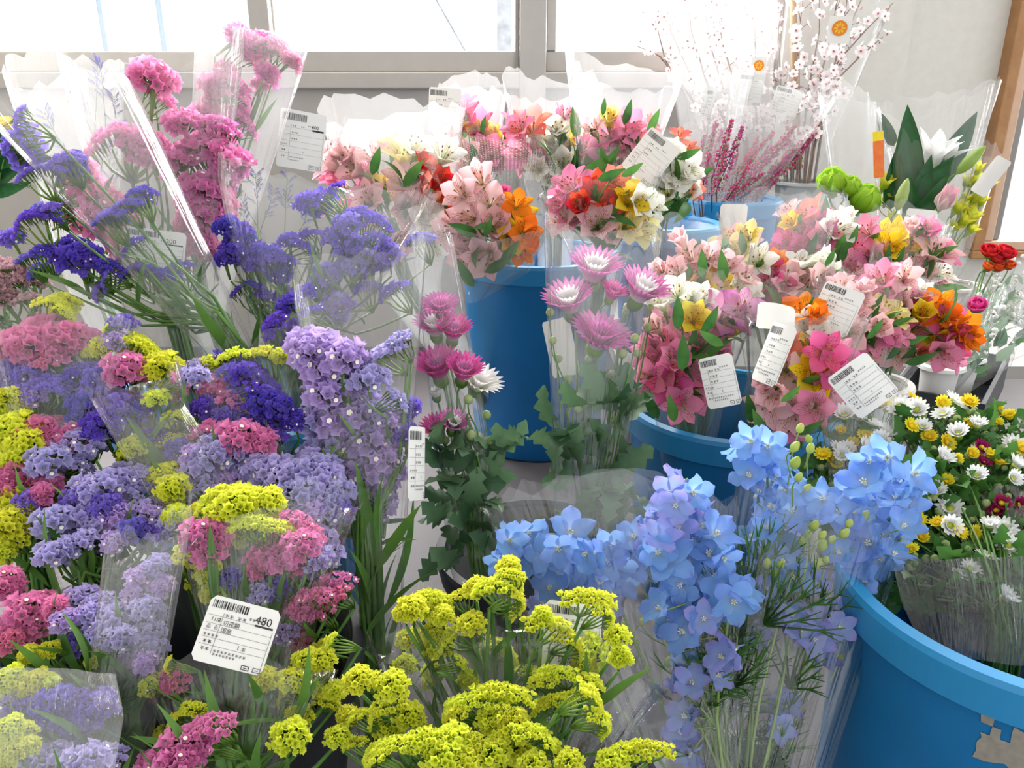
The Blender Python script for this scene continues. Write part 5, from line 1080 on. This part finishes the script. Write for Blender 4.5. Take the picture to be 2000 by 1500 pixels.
# ------------------------------------------------------------------ ranunculus pots in a black tray, white buckets
bucket('flower_bucket', 'empty-looking white bucket with a grey inside behind the fiery alstroemeria', 1.03, 1.82, .2, .165, .056, ('white_plastic', 'white_plastic'), handle=False, lip=.010)
bucket('flower_bucket', 'slim white bucket on the floor behind the spray chrysanthemums', .60, 1.25, 0, .33, .058, ('white_plastic', 'white_plastic'), handle=False, lip=.010)
c0 = W(1925, 790, 1.42); zt = c0.z; c1 = W(1835, 765, 1.46); c2 = W(2030, 690, 1.78)
u = Vector((c1.x - c0.x, c1.y - c0.y, 0)); v = Vector((c2.x - c0.x, c2.y - c0.y, 0)); v = v - u * (v.dot(u) / u.dot(u)); v = v.normalized() * .35; u = u.normalized() * .16
base = Vector((c0.x, c0.y, 0)); e = thing('plant_tray', 'black plastic tray holding the potted ranunculus', 'tray', base + Vector((0, 0, zt - .075)))
def slab(k, a, b, z0, z1):   # box in the tray's own axes (a, b in 0..1 ranges)
    q = [k.vert(u * x + v * y + Vector((0, 0, z))) for z in (z0, z1) for x, y in ((a[0], b[0]), (a[1], b[0]), (a[1], b[1]), (a[0], b[1]))]
    for f in ((3, 2, 1, 0), (4, 5, 6, 7), (0, 1, 5, 4), (1, 2, 6, 5), (2, 3, 7, 6), (3, 0, 4, 7)): k.face(*[q[i] for i in f])
for nm, a, b_, z0, z1 in (('tray_floor', (0, 1), (0, 1), 0, .005), ('tray_side', (0, 1), (0, .02), .005, .075), ('tray_side', (0, 1), (.98, 1), .005, .075), ('tray_side', (0, .05), (.02, .98), .005, .075), ('tray_side', (.95, 1), (.02, .98), .005, .075)):
    k = MB(); slab(k, a, b_, z0, z1); obj(nm, k.mesh(nm, (M['black_plastic'],), False), e)
e = thing('tray_stand', 'pale box stand carrying the black plant tray', 'stand', base); H_ = zt - .0755
k = MB(); slab(k, (.04, .96), (.03, .97), H_ - .02, H_); obj('stand_top', k.mesh('stand_top', (M['panel'],), False), e)
for a, b_ in (((.06, .26), (.04, .12)), ((.74, .94), (.04, .12)), ((.06, .26), (.88, .96)), ((.74, .94), (.88, .96))):
    k = MB(); slab(k, a, b_, 0, H_ - .02); obj('leg', k.mesh('leg', (M['alu'],), False), e)
def ranun(mat, n):
    k = MB(); k.lathe([(.001, -.006), (.006, -.003), (.012, .002), (.008, .004)], 10); subs = []
    for ring, (m, L, a0, a1) in enumerate(((6, .026, 88, 10), (6, .023, 66, -16), (5, .018, 50, -40), (4, .012, 40, -60))):
        p = petal('petal', L, L * 1.05, lambda t: max(.25, math.sin(PI * (t * .75 + .12)) ** .5), D2(a0), D2(a1), mat, .4, 4, 5, r0=.002, z0=ring * .0025)
        subs += [('petal', p, RZ(2 * PI * i / m + ring * .5)) for i in range(m)]
    return (n, k.mesh(n, (M['calyx'],)), subs)
RAN = {'r': ranun(petal_mat('ranunculus_red', 'B01A1E', 'D8262A', 'E03A38', trans=.3), 'ranunculus_flower'), 'o': ranun(petal_mat('ranunculus_orange', 'E84A22', 'F4602C', 'F8743C', trans=.35), 'ranunculus_flower'), 'm': ranun(petal_mat('ranunculus_magenta', 'C81E72', 'E83A94', 'F060AC', trans=.35), 'ranunculus_flower')}
GYP = ball('floret', .004, plain('gyp_white', 'F6F4F0', .8), 6)
def ran_pot(plabel, blabel, a, b_, fls, d, box, ng, nl, sl, R=.04):
    c = base + u * a + v * b_; z0 = zt - .069
    bucket('flower_pot', plabel, c.x, c.y, z0, .115, R, ('white_plastic', 'white_plastic'), handle=False, lip=.008, cat='pot', taper=.75)
    B = Vector((c.x, c.y, z0 + .02)); e = thing('ranunculus_bouquet', blabel, 'bouquet', B); wp = B + Vector((0, 0, .09))
    for px, py, cc, sz in fls:
        p = W(px, py, d); D = Vector((rnd(-.3, .3), -.45, 1)).normalized(); s = sz * d / FPX / .052; put(RAN[cc], e, B, p, basis(D, roll=rnd(0, 6)), s); stem(e, B, [p, p - D * .03, wp + rv(.01), B + rv(.006)], .0014, .002)
    x0, x1, y0, y1 = box
    for i in range(ng):
        p = W(rnd(x0, x1), rnd(y0, y1), d + rnd(-.04, .04)); obj('floret', GYP, e, TRS(p - B, basis(rv(1)), rnd(.8, 1.5)))
        if i % 3 == 0: stem(e, B, [p, p.lerp(wp, .5) + rv(.01), wp + rv(.01)], .0005, .001, 'stem_pale', n=3)
    for i in range(nl):
        p = W(rnd(x0, x1), rnd(y0 + 10, y1 + 60), d + rnd(-.04, .04)); p = p.lerp(wp, rnd(0, .5)); put_leaf(random.choice(('grey', 'grey', 'small')), e, B, p, (p - B).normalized() + rv(.7), rnd(.8, 1.5))
    wl, wr, tl, tr, dw, dt, mat, th = sl; sleeve(e, B, W(*wl, dw), W(*wr, dw), W(*tl, dt), W(*tr, dt), mat, th, seed=int(tl[0]), rb=.016); return e
ran_pot('small white pot under the magenta ranunculus', 'magenta ranunculus with grey-green foliage in a pointed film', .55, .14, [(1906, 606, 'm', 55)], 1.5, (1870, 1960, 600, 690), 18, 44, ((1870, 720), (1905, 720), (1850, 610), (1975, 560), 1.48, 1.52, 'film', .4), .034)
ran_pot('white pot under the red and orange ranunculus', 'red and orange ranunculus rising above white filler sprays', .45, .38, [(1930, 500, 'r', 52), (1958, 503, 'r', 55), (1925, 527, 'o', 36), (1945, 528, 'o', 38), (1968, 524, 'o', 36), (1940, 512, 'r', 46)], 1.62, (1900, 2000, 530, 640), 30, 50, ((1925, 715), (1975, 715), (1895, 540), (2040, 520), 1.6, 1.64, 'film', .4), .040)
ran_pot('white pot with white filler sprays at the far end of the tray', 'white baby\'s-breath sprays with soft green leaves behind the ranunculus', .5, .72, [], 1.72, (1930, 2040, 500, 640), 60, 50, ((1950, 690), (2010, 690), (1940, 500), (2090, 480), 1.72, 1.74, 'film', .4), .040)

# ------------------------------------------------------------------ wispy limonium and the leafy bouquet at the far end
lim = petal_mat('limonium_violet', '8E86C8', '8076C8', '9A90D8', trans=.3)
def limonium(seed):
    rs = random.Random(seed); k = MB(); L = .11
    k.tube([Vector((0, 0, -.05)), Vector((.003, 0, L * .5)), Vector((0, 0, L))], [.0012, .0009, .0005], 4, 1)
    for i in range(16):
        t = rs.uniform(.15, 1); p = Vector((0, 0, L * t)); a = rs.uniform(0, 6.28); e = p + Vector((math.cos(a) * .03, math.sin(a) * .03, .022)) * rs.uniform(.6, 1.1)
        k.tube([p, p.lerp(e, .5) + Vector((0, 0, -.002)), e], [.0007, .0006, .0004], 3, 1, cap=False)
        for j in range(7):
            q = p.lerp(e, .3 + .1 * j) + Vector((0, 0, .002)); r = rs.uniform(.0014, .0024); tp = k.vert(q + Vector((0, 0, r * 2)), (0, 1)); rg = [k.vert(q + Vector((math.cos(g) * r, math.sin(g) * r, 0)), (0, .4)) for g in (0, 2.1, 4.2)]
            for g in range(3): k.face(rg[g], rg[(g + 1) % 3], tp)
    return k.mesh('limonium_spray', (lim, M['stem']), False)
LM = [limonium(i) for i in range(3)]
def lim_bouquet(label, B, waist, sprays, d, sl=None):
    B = Vector(B); e = thing('limonium_bouquet', label, 'bouquet', B); wp = W(*waist)
    for px, py, ang, ln in sprays:
        up = Vector((math.sin(D2(ang)), -.1, math.cos(D2(ang)))).normalized(); s = ln * d / FPX / .12; p = W(px, py, d) - up * .06 * s
        obj('limonium_spray', random.choice(LM), e, TRS(p - B, basis(up, roll=rnd(0, 6)), s)); a = p - up * .05 * s; stem(e, B, [a, a.lerp(wp, .5), wp + rv(.01), B + rv(.01)], .0011, .002)
    if sl:
        wl, wr, tl, tr, dw, dt, mat, th = sl; sleeve(e, B, W(*wl, dw), W(*wr, dw), W(*tl, dt), W(*tr, dt), mat, th, seed=int(tl[0]))
lim_bouquet('wispy violet sea-lavender behind the violet statice', (-.52, 1.22, .03), (170, 520, 1.35), [(200, 165, 8, 100), (150, 190, -12, 90), (110, 260, -20, 100), (95, 310, -10, 90), (225, 230, 10, 100), (60, 330, -30, 80), (215, 330, 0, 110), (190, 150, 15, 70)], 1.35, ((130, 560), (220, 560), (10, 140), (240, 120), 1.35, 1.35, 'film_milky_glare', .4))
lim_bouquet('airy violet sea-lavender between pink statice and pale alstroemeria', (-.31, 1.2, .03), (500, 560, 1.22), [(470, 390, -25, 80), (500, 370, 5, 80), (450, 410, -45, 70), (525, 400, 25, 80), (590, 440, 30, 80), (480, 430, -10, 80), (560, 380, 10, 80)], 1.22)
B = Vector((-.62, 1.2, .03)); e = thing('leafy_yellow_bouquet', 'yellow flowers over broad dark green leaves at the end of the row', 'bouquet', B); wp = W(-40, 520, 1.4)
for px, py, ang, ln in ((5, 280, 30, 110), (12, 320, 55, 100), (-5, 350, 70, 110), (15, 370, 80, 90), (-20, 300, 0, 110)):
    up = Vector((math.sin(D2(ang)), -.15, math.cos(D2(ang)))); s = ln * 1.4 / FPX / .148; p = W(px, py, 1.4) - up.normalized() * .074 * s; obj('leaf', LEAF['lily'], e, TRS(p - B, basis(up, Vector((.2, 1, .4))), s)); stem(e, B, [p, wp, B], .0016, .002)
for px, py in ((8, 245), (-15, 250), (22, 250)):
    p = W(px, py, 1.4); put(DAI['y'][0], e, B, p, basis(Vector((0, -.5, 1))), 1.7); stem(e, B, [p, p.lerp(wp, .5), wp, B], .0012, .002)
